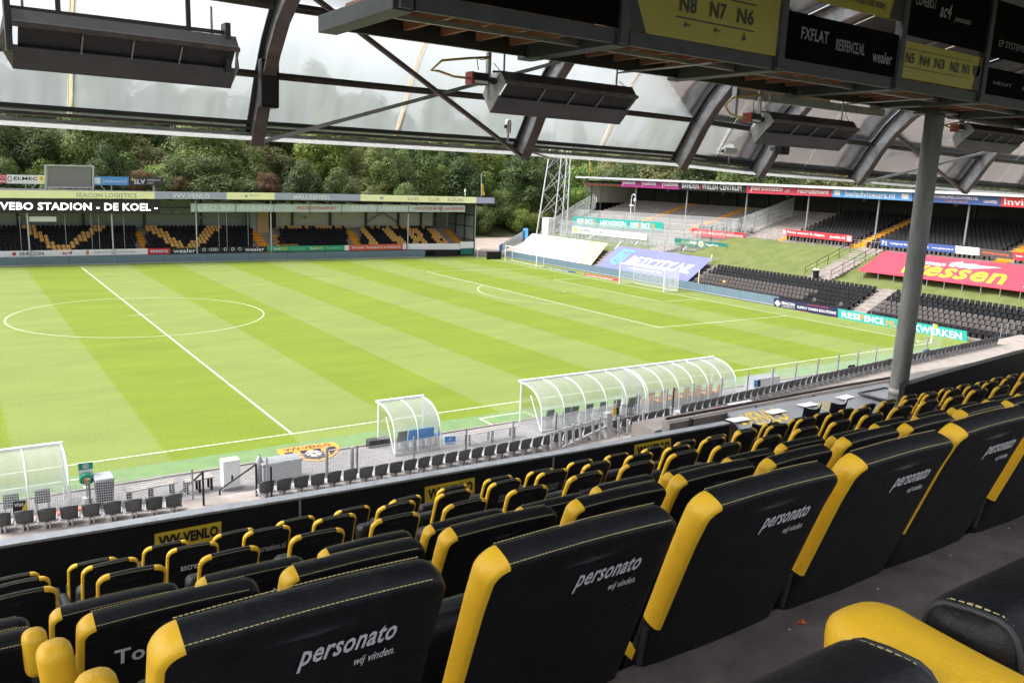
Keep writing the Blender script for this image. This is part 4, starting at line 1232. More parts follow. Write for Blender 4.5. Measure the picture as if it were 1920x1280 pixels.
for (u, v, yy, s) in ((127, 352, 93, .5), (262, 345, 92, .55), (335, 345, 91.5, .42), (500, 352, 90.5, .5)):
    p = at(u, v, y=yy); g = tree(p.x, yy, 4, 'leaf_rust', s, 'rusty brown bush showing %s' % {127: 'left of the video screen', 262: 'above the dark roof board', 335: 'above the lilac club name', 500: 'above the hashtag on the roof'}[u], 'rust coloured bushes', 'bush')
    g.location.z = p.z - 1.5
for r0, (xx, sc) in enumerate(((96, 1.0), (104, 1.1), (114, 1.15))):
    y = -6 + r0 * 3; kk_ = -1
    while y < 96:
        mm = random.choice(['leaf_dark', 'leaf_dark', 'leaf_mid', 'leaf_olive']); z_ = random.uniform(-1.5, 1.5)
        u, _, _ = pix((xx, y, 14))
        kk_ = globals().get('kk_', -1) + 1
        tree(xx + z_, y + z_, random.choice((0, 1, 3, 5)), mm, sc, '%s tree, %s from the right %s behind the right stand roof' % (KN[mm], ORD[kk_ % 15], ['close', 'further back', 'far back'][r0]), 'trees behind the right stand')
        y += random.uniform(6.5, 8.5)

# ================================================================== near side: ledge, grey seats, fence, dugouts
LZ = 2.28
_pts = [at(-20, 1004, z=LZ), at(300, 968, z=LZ), at(707, 905, z=LZ), at(1000, 850, z=LZ), at(1250, 791, z=LZ), at(1500, 731, z=LZ), at(1700, 684, z=LZ), at(1900, 640, z=LZ), at(1990, 620, z=LZ)]
ROWL = [(p.x, p.y) for p in _pts]


def ry(x): return interp(ROWL, x)


NS = empty('grandstand', (-4, -26, 0), 'dark covered main stand with carpeted steps and a black front wall', 'grandstand')
xs = [-16.0] + [-12 + 2.0 * k for k in range(32)]
mb = MB()
for a, b in zip(xs, xs[1:]):
    mb.hexa([(a, ry(a) - 6.5, 0), (b, ry(b) - 6.5, 0), (b, ry(b) + .9, 0), (a, ry(a) + .9, 0), (a, ry(a) - 6.5, LZ), (b, ry(b) - 6.5, LZ), (b, ry(b) + .9, LZ), (a, ry(a) + .9, LZ)])
mb.obj('front_ledge', 'concrete_light', NS)
for k in range(9):     # lower rows hidden below the parapet
    z1 = LZ + .001 + .42 * (k + 1); y1 = -18.9 - .78 * k
    MB().box(-16, 48, y1 - .78, y1, 0, z1 - .35).obj('lower_step', 'concrete', NS)

seat_g = empty('shell_seat', (0, 0, 0), None, 'seat')
mbS = MB()
mbS.hexa([(-.21, .03, .17), (.21, .03, .17), (.21, .44, .19), (-.21, .44, .19), (-.22, .03, .21), (.22, .03, .21), (.21, .46, .23), (-.21, .46, .23)])
mbS.obj('seat_pan', 'grey_light_plastic', seat_g, bevel=.01)
mbB = MB()
for j in range(5):
    for i in range(5):
        x = (-.22 + .11 * i) * (1 - .12 * (1 - j / 4)); z = .17 + .43 * j / 4
        bow = .05 * ((i - 2) / 2) ** 2
        mbB.v.append(V((x, .03 - .10 * (j / 4) ** 1.4 + bow, z - (.03 * ((i - 2) / 2) ** 2 if j == 4 else 0))))
n0 = len(mbB.v)
mbB.v += [p + V((0, .035, 0)) for p in mbB.v[:n0]]
for j in range(4):
    for i in range(4):
        a = j * 5 + i; mbB.f += [(a, a + 1, a + 6, a + 5), (a + n0 + 5, a + n0 + 6, a + n0 + 1, a + n0)]
for i in range(4): mbB.f += [(20 + i, 21 + i, 21 + i + n0, 20 + i + n0), (i + 1, i, i + n0, i + 1 + n0)]
for j in range(4): mbB.f += [(j * 5, j * 5 + 5, j * 5 + 5 + n0, j * 5 + n0), (j * 5 + 9, j * 5 + 4, j * 5 + 4 + n0, j * 5 + 9 + n0)]
mbB.obj('backrest', 'grey_plastic', seat_g, smooth=True)
MB().box(-.07, -.03, .05, .3, 0, .17).box(.03, .07, .05, .3, 0, .17).obj('bracket', 'galv_light', seat_g)
MB().box(-.24, .24, .2, .26, .125, .165).obj('beam', 'galv', seat_g)
# positions along the ledge
first = True
k = 0
x = -12.1
while x < 44:
    u, v, _ = pix((x, ry(x), LZ + .5))
    skip = (338 < u < 488) or (1262 < u < 1272) or u < -30 or u > 1940
    if not skip:
        o = seat_g if first else copy_tree(seat_g)
        o.location = (x, ry(x), LZ); o.rotation_euler = (0, 0, random.uniform(-.05, .05) + math.atan2(ry(x + .5) - ry(x), .5))
        o['label'] = '%s grey shell seat from the left along the concrete ledge' % ORD[k]
        o['group'] = 'grey shell seats along the ledge'
        first = False; k += 1
    x += .5
# ledge fence
pts = []
for xx in (-16, -12, -9.5): pts.append((xx, ry(xx) + .95, LZ - .2))
mesh_fence('mesh_fence', 'low wire mesh fence in front of the left grey seats', pts + [(-6.9, ry(-6.9) + .95, LZ - .2)], 1.0, 2.4, .055, .008, 14, None, 'wire', .028)
pts = [(xx, ry(xx) + .95, LZ - .2) for xx in (-4.8, -2, 2, 6, 9.2)]
mesh_fence('mesh_fence', 'low wire mesh fence between the grey seats and small dugout', pts, 1.05, 2.4, .055, .008, 14, None, 'wire', .028)
pts = [(xx, ry(xx) + .95, LZ - .2) for xx in (10.5, 14, 18, 24, 30, 38)]
gf = empty('glass_fence', pts[0], 'clear panel fence on grey posts beyond the right hand grey seats', 'fence')
for a, b in zip(pts, pts[1:]):
    a, b = V(a), V(b); m_ = max(1, round((b - a).length / 2.0))
    for i in range(m_):
        p0, p1 = lerp(a, b, i / m_), lerp(a, b, (i + 1) / m_)
        MB().tube(p0, p0 + V((0, 0, 1.25)), .045, 8).obj('post', 'galv', gf)
        MB().quad(p0 + V((.06, 0, .15)), p1 + V((-.06, 0, .15)), p1 + V((-.06, 0, 1.1)), p0 + V((.06, 0, 1.1))).obj('pane', 'clear_sheet', gf)
# stair rails down to the pavement
for (ua, va, ub, vb, fv) in ((380, 885, 330, 930, 955), (480, 870, 412, 918, 940)):
    Y0 = ry(-7) + .3
    a = at(ua, va, y=Y0); b = at(ub, vb, x=a.x)
    g = empty('stair_handrail', (a.x, a.y, LZ), 'black steel handrail of the ledge stair, %s' % ('left one' if ua == 380 else 'right one'), 'handrail', 'handrails of the ledge stair')
    MB().path([a, b], .028, 8).obj('rail', 'black_paint', g)
    for t in (0, .62, 1.0):
        p = lerp(a, b, t); MB().tube(p, (p.x, p.y, LZ - .2 if t < .9 else p.z - .45), .03, 8).obj('post', 'black_paint', g)
for (u, v0, v1) in ((509, 875, 925), (1261, 727, 765), (1246, 765, 800)):
    p = at(u, v1, y=ry(at(u, v1, z=LZ).x) - .2); q_ = at(u, v0, y=p.y)
    g = empty('barrier_post', (p.x, p.y, LZ), 'thin black post %s' % {509: 'at the left end of the middle grey seats', 1261: 'rising behind the pink paper', 1246: 'short one in front of the yellow seats'}[u], 'post')
    MB().box(p.x - .06, p.x + .06, p.y - .06, p.y + .06, LZ, LZ + .02).obj('foot', 'black_paint', g)
    MB().tube((p.x, p.y, LZ), (p.x, p.y, q_.z), .03, 8).obj('post', 'black_paint', g)


def dugout(name, label, x0, x1, yf, dep, h, ribs, cat='dugout'):
    """curved shelter open to the pitch: ribs, clear sheets, front posts, bench seats"""
    g = empty(name, ((x0 + x1) / 2, yf - dep / 2, 0), label, cat)
    prof = []
    for i in range(13):
        t = i / 12 * math.pi / 2
        prof.append((yf - dep * math.sin(t) ** .9, .55 + (h - .55) * math.cos(t) ** .75))
    prof = [(yf + .12, h + .03)] + prof + [(yf - dep - .02, .06)]
    for i in range(ribs + 1):
        x = lerp(x0, x1, i / ribs)
        MB().path([(x, y, z) for y, z in prof], .026 if i not in (0, ribs) else .034, 6).obj('rib', 'white_metal', g)
    for i in range(ribs):
        xa, xb = lerp(x0, x1, i / ribs) + .03, lerp(x0, x1, (i + 1) / ribs) - .03
        cut = next(j for j, (y, z) in enumerate(prof) if z < 1.12)
        for pr2, nm, mm in ((prof[:cut + 1], 'roof_sheet', 'dugout_glare_sheet'), (prof[cut:], 'back_sheet', 'clear_sheet')):  # upper sheets carry the painted sky glare, lower ones stay clear
            mb = MB()
            for y, z in pr2: mb.v += [V((xa, y, z - .012)), V((xb, y, z - .012))]
            for j in range(len(pr2) - 1): mb.f.append((2 * j, 2 * j + 1, 2 * j + 3, 2 * j + 2))
            mb.obj(nm, mm, g, smooth=True)
    for x in (x0, x1):
        MB().tube((x, yf + .02, 0), (x, yf + .02, h), .04, 8).obj('front_post', 'white_metal', g)
        mb = MB(); mb.v = [V((x, y, z)) for y, z in prof[1:]] + [V((x, yf, .06))]; mb.f = [tuple(range(len(mb.v)))]
        mb.obj('end_sheet', 'clear_sheet', g)
        MB().tube((x, yf - dep + .05, .1), (x, yf - dep * .45, h * .78), .022, 6).obj('end_strut', 'white_metal', g)
    MB().beam((x0 - .06, yf + .12, h + .04), (x1 + .06, yf + .12, h + .04), .14, .09).obj('front_edge', 'white_metal', g)
    MB().beam((x0, yf - dep, .06), (x1, yf - dep, .06), .06, .08).obj('base_rail', 'galv', g)
    return g


def bench_seat(name, label, x, y, mname, group, rz=math.pi):
    g = empty(name, (x, y, 0), label, 'seat', group)
    mb = MB().rbox((x, y, .43), (.46, .44, .07), .03, 2); mb.obj('seat_pan', mname, g, smooth=True)
    MB().hexa([(x - .23, y - .26, .42), (x + .23, y - .26, .42), (x + .23, y - .2, .42), (x - .23, y - .2, .42), (x - .22, y - .36, .92), (x + .22, y - .36, .92), (x + .22, y - .3, .94), (x - .22, y - .3, .94)]).obj('backrest', mname, g, bevel=.02)
    MB().box(x - .2, x - .15, y - .2, y + .2, .01, .4).box(x + .15, x + .2, y - .2, y + .2, .01, .4).obj('leg', 'galv', g)
    return g


dugout('dugout', 'long curved clear dugout shelter with white ribs on the near touchline', 10.2, 16.8, -3.3, 1.75, 2.05, 5)
dugout('dugout', 'second half of the long dugout, with yellow seats inside', 16.95, 23.6, -3.3, 1.75, 2.05, 6)
dugout('dugout', 'small curved clear shelter with blue seats near the halfway line', 2.72, 4.9, -3.25, 1.6, 1.92, 2)
dugout('dugout', 'curved clear dugout cut by the left edge of the picture', -16.6, -9.45, -3.6, 1.7, 1.98, 6)
for i, x in enumerate((11.0, 12.0, 12.5, 13.4, 14.3, 15.2, 16.2)): bench_seat('dugout_chair', '%s dark seat from the left in the long dugout' % ORD[i], x, -4.35, 'grey_plastic', 'seats in the long dugout')
for i in range(7):
    bench_seat('dugout_chair', '%s orange yellow seat from the left in the long dugout' % ORD[i], 17.5 + i * .88, -4.35, 'seat_orange', 'yellow seats in the long dugout')
    bench_seat('dugout_chair', '%s narrow grey seat between the yellow dugout seats' % ORD[i], 17.06 + i * .88, -3.95, 'grey_plastic', 'grey seats between the yellow ones')
for i, x in enumerate((3.75, 4.12, 4.55)): bench_seat('dugout_chair', '%s blue seat from the left in the small dugout' % ORD[i], x, -4.2, 'seat_blue', 'blue seats in the small dugout')
bench_seat('dugout_chair', 'dark brown seat left of the blue seats in the small dugout', 3.25, -4.2, 'brown_board', 'dark seats')
for i, x in enumerate((-11.1, -10.2)): bench_seat('dugout_chair', '%s dark seat in the dugout at the left edge' % ['left', 'right'][i], x, -4.5, 'grey_plastic', 'seats in the left dugout')
p = at(700, 837, z=0); g = empty('equipment_box', tuple(p), 'small dark grey box on the pavement left of the small dugout', 'box')
MB().rbox((p.x, p.y, .2), (.55, .4, .3), .04, 2).obj('case', 'dark_steel', g); MB().box(p.x - .25, p.x + .25, p.y - .19, p.y + .19, 0, .05).obj('feet', 'black_paint', g)

# sign on the mesh fence
q = [V(a) for a in qy(ry(3.5) + .87, 833, 818, 837, 854, 816, 835)]
b_ = board('fence_sign', 'blue and white notice with a tick on the mesh fence', q, 'white_paint', 'sign', [], [(0, 1, 'white_paint')], t=.02)
patch(q, rect(0, 1, .4, 1), 'sky_blue', b_); patch(q, [(.35, .7), (.45, .58), (.68, .86), (.63, .9), (.45, .68), (.39, .75)], 'print_white', b_, lift=.016); patch(q, rect(.15, .85, .2, .28), 'sky_blue', b_)
q = [V(a) for a in qy(ry(-11.3) + .85, 24.5, 940, 963, 51, 938, 960)]
b_ = board('fence_sign', 'black and yellow block sign on the left mesh fence', q, 'black_print', 'sign', [('VN4', (.08, .72, .55, .88), 'print_white', .04), ('VVV', (.1, .35, .06, .16), 'sign_yellow', .02)], t=.02)
patch(q, [(.5, 0), (1, 0), (1, 1), (.92, 1)], 'sign_yellow', b_)
for (u, v, lb) in ((1597, 692, 'small dark sign tilted on the clear fence'), (1737, 663, 'small blue and dark sign on the clear fence near the corner'), (1420, 720, 'blue tick sign and dark sign side by side on the fence'), (1155, 772, 'yellow and black sign beside the steel post')):
    X = at(u, v, y=-11).x; Y = ry(X) + .9
    q = [V(a) for a in qy(Y, u - 6, v - 7, v + 6, u + 6, v - 9, v + 4)]
    board('fence_sign', lb, q, 'black_print' if u in (1597,) else 'sky_blue' if u != 1155 else 'sign_yellow', 'sign', [], [(.55, 1, 'black_print')], t=.02)

# AED sign
p = at(163, 945, z=0); bx_ = at(152, 872, y=p.y + 0)
g = empty('defibrillator_sign', (p.x, p.y, 0), 'green defibrillator sign on a pole above a round green cabinet', 'sign')
zt = at(160, 866, y=p.y).z; zb = at(160, 882, y=p.y).z; zr = at(161, 889, y=p.y).z; xw = (at(174, 875, y=p.y).x - at(146, 875, y=p.y).x) / 2
xm = at(160, 875, y=p.y).x
MB().tube((xm, p.y, 0), (xm, p.y, zt - .1), .03, 8).obj('pole', 'galv', g)
MB().tube((xm, p.y, 0), (xm, p.y, .25), .16, 12).obj('foot', 'white_paint', g)
q = [V((xm - xw, p.y - .05, zr)), V((xm + xw, p.y - .05, zr)), V((xm + xw, p.y - .05, zt)), V((xm - xw, p.y - .05, zt))]
pn = MB().slab(q, .04).obj('panel', 'white_paint', g)
patch(q, rect(0, 1, .45, 1), 'aed_green', pn, 'colour_field'); letter(q, 'AED', (.3, .7, .55, .9), 'print_white', pn, .05)
mb = MB(); mb.path([(xm, p.y - .06, zr - .12), (xm, p.y - .16, zr - .12), (xm, p.y - .22, zr - .12), (xm, p.y - .24, zr - .12)], [xw, xw, xw * .85, xw * .55], 24)
cb = mb.obj('cabinet', 'aed_green', g, smooth=True)
MB().path([(xm, p.y - .23, zr - .14), (xm, p.y - .262, zr - .14)], [xw * .5, xw * .4], 16).obj('window', 'orange', cb, smooth=True)
MB().rbox((xm + .05, p.y - .27, zr - .12), (.1, .03, .1), .012, 2).obj('kit', 'print_white', cb)
# wheelie bin
p = at(197, 946, z=0); g = empty('wheeled_bin', (p.x, p.y, 0), 'dark wheeled refuse bin beside the defibrillator sign', 'bin')
MB().hexa([(p.x - .24, p.y - .26, .08), (p.x + .24, p.y - .26, .08), (p.x + .24, p.y + .26, .08), (p.x - .24, p.y + .26, .08), (p.x - .29, p.y - .34, .98), (p.x + .29, p.y - .34, .98), (p.x + .29, p.y + .34, .98), (p.x - .29, p.y + .34, .98)]).obj('body', 'dark_steel', g, bevel=.03)
MB().hexa([(p.x - .31, p.y - .37, .985), (p.x + .31, p.y - .37, .985), (p.x + .31, p.y + .37, .985), (p.x - .31, p.y + .37, .985), (p.x - .29, p.y - .34, 1.06), (p.x + .29, p.y - .34, 1.06), (p.x + .27, p.y + .3, 1.1), (p.x - .27, p.y + .3, 1.1)]).obj('lid', 'grey_light_plastic', g, bevel=.02)
for s_ in (-.25, .25): MB().tube((p.x + s_ - .03, p.y - .25, .1), (p.x + s_ + .03, p.y - .25, .1), .1, 12).obj('wheel', 'black_paint', g)


def bench(lbl, a, b, h=.48, dep=.45):
    a, b = V(a), V(b); g = empty('bench', tuple((a + b) / 2), lbl, 'bench', 'grey benches on the pavement')
    n_ = (b - a).normalized(); s_ = V((-n_.y, n_.x, 0))
    for j in range(3): MB().beam(a + s_ * (dep * (j - 1) / 2.6) + V((0, 0, h)), b + s_ * (dep * (j - 1) / 2.6) + V((0, 0, h)), dep / 3.2, .045).obj('slat', 'wood_grey', g)
    for t in (.08, .5, .92):
        p = lerp(a, b, t); MB().beam(p - s_ * .16, p - s_ * .16 + V((0, 0, h - .03)), .07, .07, n_).beam(p + s_ * .16, p + s_ * .16 + V((0, 0, h - .03)), .07, .07, n_).obj('leg', 'black_paint', g)


bench('weathered slatted bench on the pavement right of the small dugout', at(868, 836, z=.0), at(968, 817, z=0), .55)
bench('weathered slatted bench on the pavement right of the bin', at(235, 945, z=0), at(330, 925, z=0), .5)
bench('weathered slatted bench left of the white cabinet', at(345, 925, z=0), at(398, 914, z=0), .5)
p = at(434, 917, z=0); g = empty('white_cabinet', tuple(p), 'tall plain white cabinet behind the stair handrails', 'cabinet')
hh = at(434, 866, y=p.y).z
MB().rbox((p.x, p.y + .1, .1 + hh / 2), (.62, .42, hh), .02, 2).obj('body', 'white_metal', g); MB().box(p.x - .36, p.x + .36, p.y - .1, p.y + .32, 0, .1).obj('plinth', 'galv', g); MB().box(p.x - .27, p.x + .27, p.y - .118, p.y - .11, .3, hh - .1).obj('door', 'white_paint', g)
p = at(525, 898, z=0); g = empty('storage_bin', tuple(p), 'long grey storage box with lid right of the white cabinet', 'box')
MB().rbox((p.x, p.y, .42), (1.5, .7, .66), .04, 2).obj('body', 'grey_light_plastic', g); MB().rbox((p.x, p.y, .79), (1.58, .78, .09), .03, 2).obj('lid', 'galv', g); MB().box(p.x - .7, p.x + .7, p.y - .3, p.y + .3, 0, .1).obj('feet', 'dark_steel', g)
p = at(487, 905, z=0); g = empty('gas_bottle', tuple(p), 'grey upright cylinder beside the storage box', 'cylinder')
MB().path([(p.x, p.y, 0), (p.x, p.y, .85), (p.x, p.y, 1.0), (p.x, p.y, 1.08)], [.14, .14, .08, .04], 14).obj('body', 'grey_light_plastic', g, smooth=True); MB().tube((p.x, p.y, 1.08), (p.x, p.y, 1.16), .03, 8).obj('valve', 'galv', g)
p = at(1410, 752, z=.0); q0 = at(1428, 733, z=0)
g = empty('grey_crate', tuple(q0), 'grey cage trolley on the pavement right of the long dugout', 'crate')
MB().rbox((q0.x, q0.y, .45), (2.2, .8, .7), .03, 2).obj('body', 'grey_light_plastic', g); MB().box(q0.x - 1.1, q0.x + 1.1, q0.y - .4, q0.y + .4, .82, .88).obj('lid', 'galv', g); MB().box(q0.x - 1, q0.x + 1, q0.y - .3, q0.y + .3, 0, .1).obj('feet', 'dark_steel', g)
# orange folded tunnel frame
a, b = at(52, 975, y=ry(-11) + 1.6), at(180, 947, y=ry(-9.5) + 1.6)
g = empty('orange_barrier', (a.x, a.y, 0), 'orange slatted barrier leaning behind the leftmost grey seats', 'barrier')
for j in range(4): MB().beam(a + V((0, .12 * j, -.0 - .03 * j)), b + V((0, .12 * j, -.03 * j)), .09, .03).obj('slat', 'orange_red', g)
for t in (.1, .3, .52, .75, .95):
    p = lerp(a, b, t); MB().beam((p.x, p.y + .1, 0), (p.x, p.y + .1, p.z - .02), .05, .05).obj('leg', 'red', g)
# crest carpet
def crest():
    cA, cB, cC = at(519, 843, z=.008), at(625, 829, z=.008), at(604, 864, z=.008)
    g = empty('crest_mat', tuple(cC), 'orange and black shield shaped club crest mat on the turf strip', 'mat')
    X = (cB - cA); Yv = V((-X.y, X.x, 0)) * -1
    def P(u, v, z=.014): o = cA + X * u + Yv * v; return V((o.x, o.y, z))
    def poly(pts, mm, z, nm='mat_field'):
        MB().add([P(u, v, z) for u, v in pts], [tuple(range(len(pts)))]).obj(nm, mm, g)
    out = [(0, 0), (.5, -.02), (1, 0), (1.03, .2), (.97, .42), (.85, .6), (.68, .76), (.5, .86), (.32, .76), (.15, .6), (.03, .42), (-.03, .2)]
    MB().add([P(u, v, .008) for u, v in out] + [P(u, v, .024) for u, v in out], [tuple(range(12, 24))] + [(i, (i + 1) % 12, 12 + (i + 1) % 12, 12 + i) for i in range(12)]).obj('mat', 'rug_orange', g)
    inn = [(.06 + (u) * .88, .22 + v * .64) for u, v in [(0, 0), (1, 0), (1.0, .2), (.85, .55), (.5, .88), (.15, .55), (0, .2)]]
    poly(inn, 'black_print', .029)
    for k in range(3): poly([(.2 + .24 * k, .24), (.32 + .24 * k, .24), (.30 + .22 * k, .62 - .0 * k), (.22 + .22 * k, .6)], 'rug_orange', .033)
    poly(disc(.5, .45, .13, .15), 'print_white', .037); poly(disc(.5, .45, .05, .06, 6), 'black_print', .041)
    for k in range(5):
        t = k * 6.283 / 5; poly(disc(.5 + .1 * math.cos(t), .45 + .115 * math.sin(t), .025, .03, 6), 'black_print', .041)
    qq = [P(.08, .19, .028), P(.92, .19, .028), P(.92, .02, .028), P(.08, .02, .028)]
    letter(qq, 'VVV-VENLO', (.02, .98, .05, .95), 'black_print', g, .05, lift=.006)
crest()
for (u, v) in ((660, 880), (613, 873)):
    p = at(u, v, y=ry(-2) + .95); g = empty('gate_post', tuple(p), 'grey gate post of the ledge fence %s' % ('right of the crest mat' if u == 660 else 'in front of the crest mat'), 'post', 'gate posts of the ledge fence')
    MB().tube((p.x, p.y, LZ - .2), (p.x, p.y, at(u, 838, y=p.y).z), .05, 10).obj('post', 'galv', g); MB().box(p.x - .08, p.x + .08, p.y - .08, p.y + .08, LZ - .22, LZ - .19).obj('foot', 'galv', g)
# steel posts and rails by the desk end
g = empty('steel_railing', (5.6, ry(6) - .9, LZ), 'galvanised railing with one thick post at the end of the black wall', 'railing')
yy = ry(6) - 1.2
def P_(u, v): return at(u, v, y=yy)
MB().beam(P_(1140, 820), P_(1139, 773), .22, .22).obj('thick_post', 'galv', g)
for u, v0, v1 in ((1034, 842, 812), (1050, 838, 808), (1062, 836, 800), (1075, 832, 795), (1088, 828, 790), (1112, 824, 785), (1125, 822, 780), (1160, 818, 782), (1206, 810, 770), (1258, 795, 763), (1177, 815, 786)):
    MB().tube(P_(u, v0), P_(u, v1), .05, 6).obj('post', 'galv', g)
MB().beam(P_(1055, 838), P_(1140, 798), .07, .07).beam(P_(1140, 798), P_(1175, 815), .07, .07).beam(P_(1232, 790), P_(1280, 798), .09, .09).beam(P_(1140, 782), P_(1030, 812), .05, .05).obj('rail', 'galv', g)

# ================================================================== near stand: steps, wall, desk, pillar
ROWS = [(-11.957, -33.60, 10.969), (-11.951, -32.362, 10.382), (-11.936, -31.069, 9.765), (-11.531, -29.558, 9.164), (-11.478, -28.235, 8.652), (-11.482, -27.199, 8.224)]
FLOOR0 = 10.385
# stepped carpet: the floor a row stands on runs from its own back to the back of the row below
edges = [r[1] + .205 for r in ROWS]
fl_ = [r[2] - 1.19 for r in ROWS]
MB().box(-16, 12, -38.0, edges[0], 9.3, FLOOR0).obj('carpet_step', 'carpet', NS)
for i in range(5):
    MB().box(-16, 12, edges[i] + .002, edges[i + 1], 6.5, FLOOR0 - (ROWS[0][2] - ROWS[i + 1][2])).obj('carpet_step', 'carpet', NS)
MB().box(-16, 12, edges[5] + .002, -25.75, 6.0, FLOOR0 - (ROWS[0][2] - ROWS[5][2]) - .45).obj('carpet_step', 'carpet', NS)
# black front wall with pale cap
WZ = [(-16, 7.9), (-11.9, 7.88), (-8.4, 7.79), (-4.5, 7.72), (-1.25, 7.69)]
mb, cap_ = MB(), MB()
for (xa, za), (xb, zb) in zip(WZ, WZ[1:]):
    mb.hexa([(xa, -25.7, 5.5), (xb, -25.7, 5.5), (xb, -25.58, 5.5), (xa, -25.58, 5.5), (xa, -25.7, za - .03), (xb, -25.7, zb - .03), (xb, -25.58, zb - .03), (xa, -25.58, za - .03)])
    cap_.hexa([(xa, -25.72, za - .028), (xb, -25.72, zb - .028), (xb, -25.56, zb - .028), (xa, -25.56, za - .028), (xa, -25.72, za), (xb, -25.72, zb), (xb, -25.56, zb), (xa, -25.56, za)])
wl = mb.obj('front_wall', 'black_paint', NS)
cap_.obj('wall_cap', 'galv', wl)
for u, v in ((562, 950), (1037, 865)):
    p = at(u, v, y=-25.7); MB().box(p.x - .012, p.x + .012, -25.715, -25.70, 6.5, interp(WZ, p.x) - .04).obj('wall_joint', 'galv', wl)
W2 = [(4.1, 7.78), (5.36, 7.87), (9.0, 8.07), (13, 8.2), (20, 8.4)]
mb, cap_ = MB(), MB()
for (xa, za), (xb, zb) in zip(W2, W2[1:]):
    mb.hexa([(xa, -25.7, 5.5), (xb, -25.7, 5.5), (xb, -25.58, 5.5), (xa, -25.58, 5.5), (xa, -25.7, za - .03), (xb, -25.7, zb - .03), (xb, -25.58, zb - .03), (xa, -25.58, za - .03)])
    cap_.hexa([(xa, -25.72, za - .028), (xb, -25.72, zb - .028), (xb, -25.56, zb - .028), (xa, -25.56, za - .028), (xa, -25.72, za), (xb, -25.72, zb), (xb, -25.56, zb), (xa, -25.56, za)])
wl2 = mb.obj('front_wall', 'black_paint', NS); cap_.obj('wall_cap', 'black_print', wl2)
for k, (u0, u1, vt0, vb0, vt1, vb1) in enumerate(((290, 415, 1001, 1024, 981, 1009), (797, 890, 913, 950, 895, 925), (1190, 1258, 834, 862, 821, 848))):
    q = [V(a) for a in qy(-25.71, u0, vt0, vb0, u1, vt1, vb1)]
    q[0].z = q[1].z; q[2].z = q[3].z
    board('wall_sign', '%s yellow club name plate on the black front wall' % ['left', 'middle', 'right'][k], q, 'sign_yellow', 'sign', [('VVV-VENLO', (.05, .95, .22, .85), 'black_print', .06)], t=.008, group='yellow plates on the front wall')
# press desk between wall and pillar
DK = empty('press_desk', (2, -24.5, 7), 'long dark grey press desk with yellow lettering beyond the seats', 'desk')
dq = [V((-.35, -25.5, 7.16)), V((6.2, -25.5, 7.18)), V((6.2, -24.05, 7.22)), V((.62, -24.05, 7.2))]
MB().slab(dq, .06).obj('desk_top', 'tarp_grey', DK)
letter(dq, '-VENLO', (.02, .24, .38, .88), 'sign_yellow', DK, .03, lift=.006)
letter(dq, 'VVV', (.42, .52, .4, .75), 'sign_yellow', DK, .0, lift=.006)
MB().box(-.2, 6.2, -25.3, -25.2, 5.5, 7.08).obj('desk_leg', 'black_paint', DK)
for k, (u, v) in enumerate(((1385, 787), (1455, 772), (1515, 759), (1585, 745))):
    p = at(u, v, z=7.215); g = empty('paper_sheet', tuple(p), '%s white paper from the left lying on the press desk' % ORD[k], 'paper', 'papers on the press desk')
    a = random.uniform(-.3, .3); ca, sa = math.cos(a) * .15, math.sin(a) * .15
    MB().hexa([(p.x - ca * 1.6, p.y - .1 - sa, 7.222), (p.x + ca * 1.6, p.y - .1 + sa, 7.222), (p.x + ca * 1.6, p.y + .12 + sa, 7.226), (p.x - ca * 1.6, p.y + .12 - sa, 7.226), (p.x - ca * 1.6, p.y - .1 - sa, 7.226), (p.x + ca * 1.6, p.y - .1 + sa, 7.226), (p.x + ca * 1.6, p.y + .12 + sa, 7.231), (p.x - ca * 1.6, p.y + .12 - sa, 7.231)]).obj('sheet', 'paper', g)
PR = empty('desk_parapet', (2, -23.9, 6.5), 'concrete parapet with dark steel rail beyond the press desk', 'parapet')
pa = [at(1255, 806, y=-23.9), at(1580, 742, y=-23.9), at(1690, 722, y=-23.9)]
for a, b in zip(pa, pa[1:]):
    MB().hexa([(a.x, -23.9, a.z - .25), (b.x, -23.9, b.z - .25), (b.x, -23.7, b.z - .25), (a.x, -23.7, a.z - .25), (a.x, -23.9, a.z + .13), (b.x, -23.9, b.z + .13), (b.x, -23.7, b.z + .13), (a.x, -23.7, a.z + .13)]).obj('wall', 'concrete', PR)
    MB().beam(a + V((0, .12, .2)), b + V((0, .12, .2)), .05, .05).obj('rail', 'rafter_brown', PR)
for t in (.1, .45, .8): p = lerp(pa[0], pa[1], t); MB().beam(p + V((0, -.03, -.2)), p + V((0, -.03, .16)), .07, .05, (1, 0, 0)).obj('post', 'dark_steel', PR)
q4 = [at(1340, 770, y=-23.4), at(1375, 760, y=-23.4)]
for (u, v, mm, lb) in ((1365, 766, 'paper_pink', 'pink paper lying on the concrete parapet'), (1398, 757, 'paper', 'white paper roll lying on the parapet beside the pink one')):
    p = at(u, v, y=-23.55); g = empty('paper_sheet', tuple(p), lb, 'paper')
    MB().box(p.x - .35, p.x + .35, p.y - .2, p.y + .2, p.z - .02, p.z).obj('sheet', mm, g)
MB().box(-1, 14, -23.66, -23.0, 6.35, pa[0].z - .06).obj('parapet_ledge', 'concrete_light', PR)
g = empty('floor_hatch', (5, -24.4, 7.2), 'dark framed grey panel left of the round pillar', 'hatch')
hq = [at(1610, 737, z=7.26), at(1690, 757, z=7.26), at(1716, 741, z=7.26), at(1660, 727, z=7.26)]
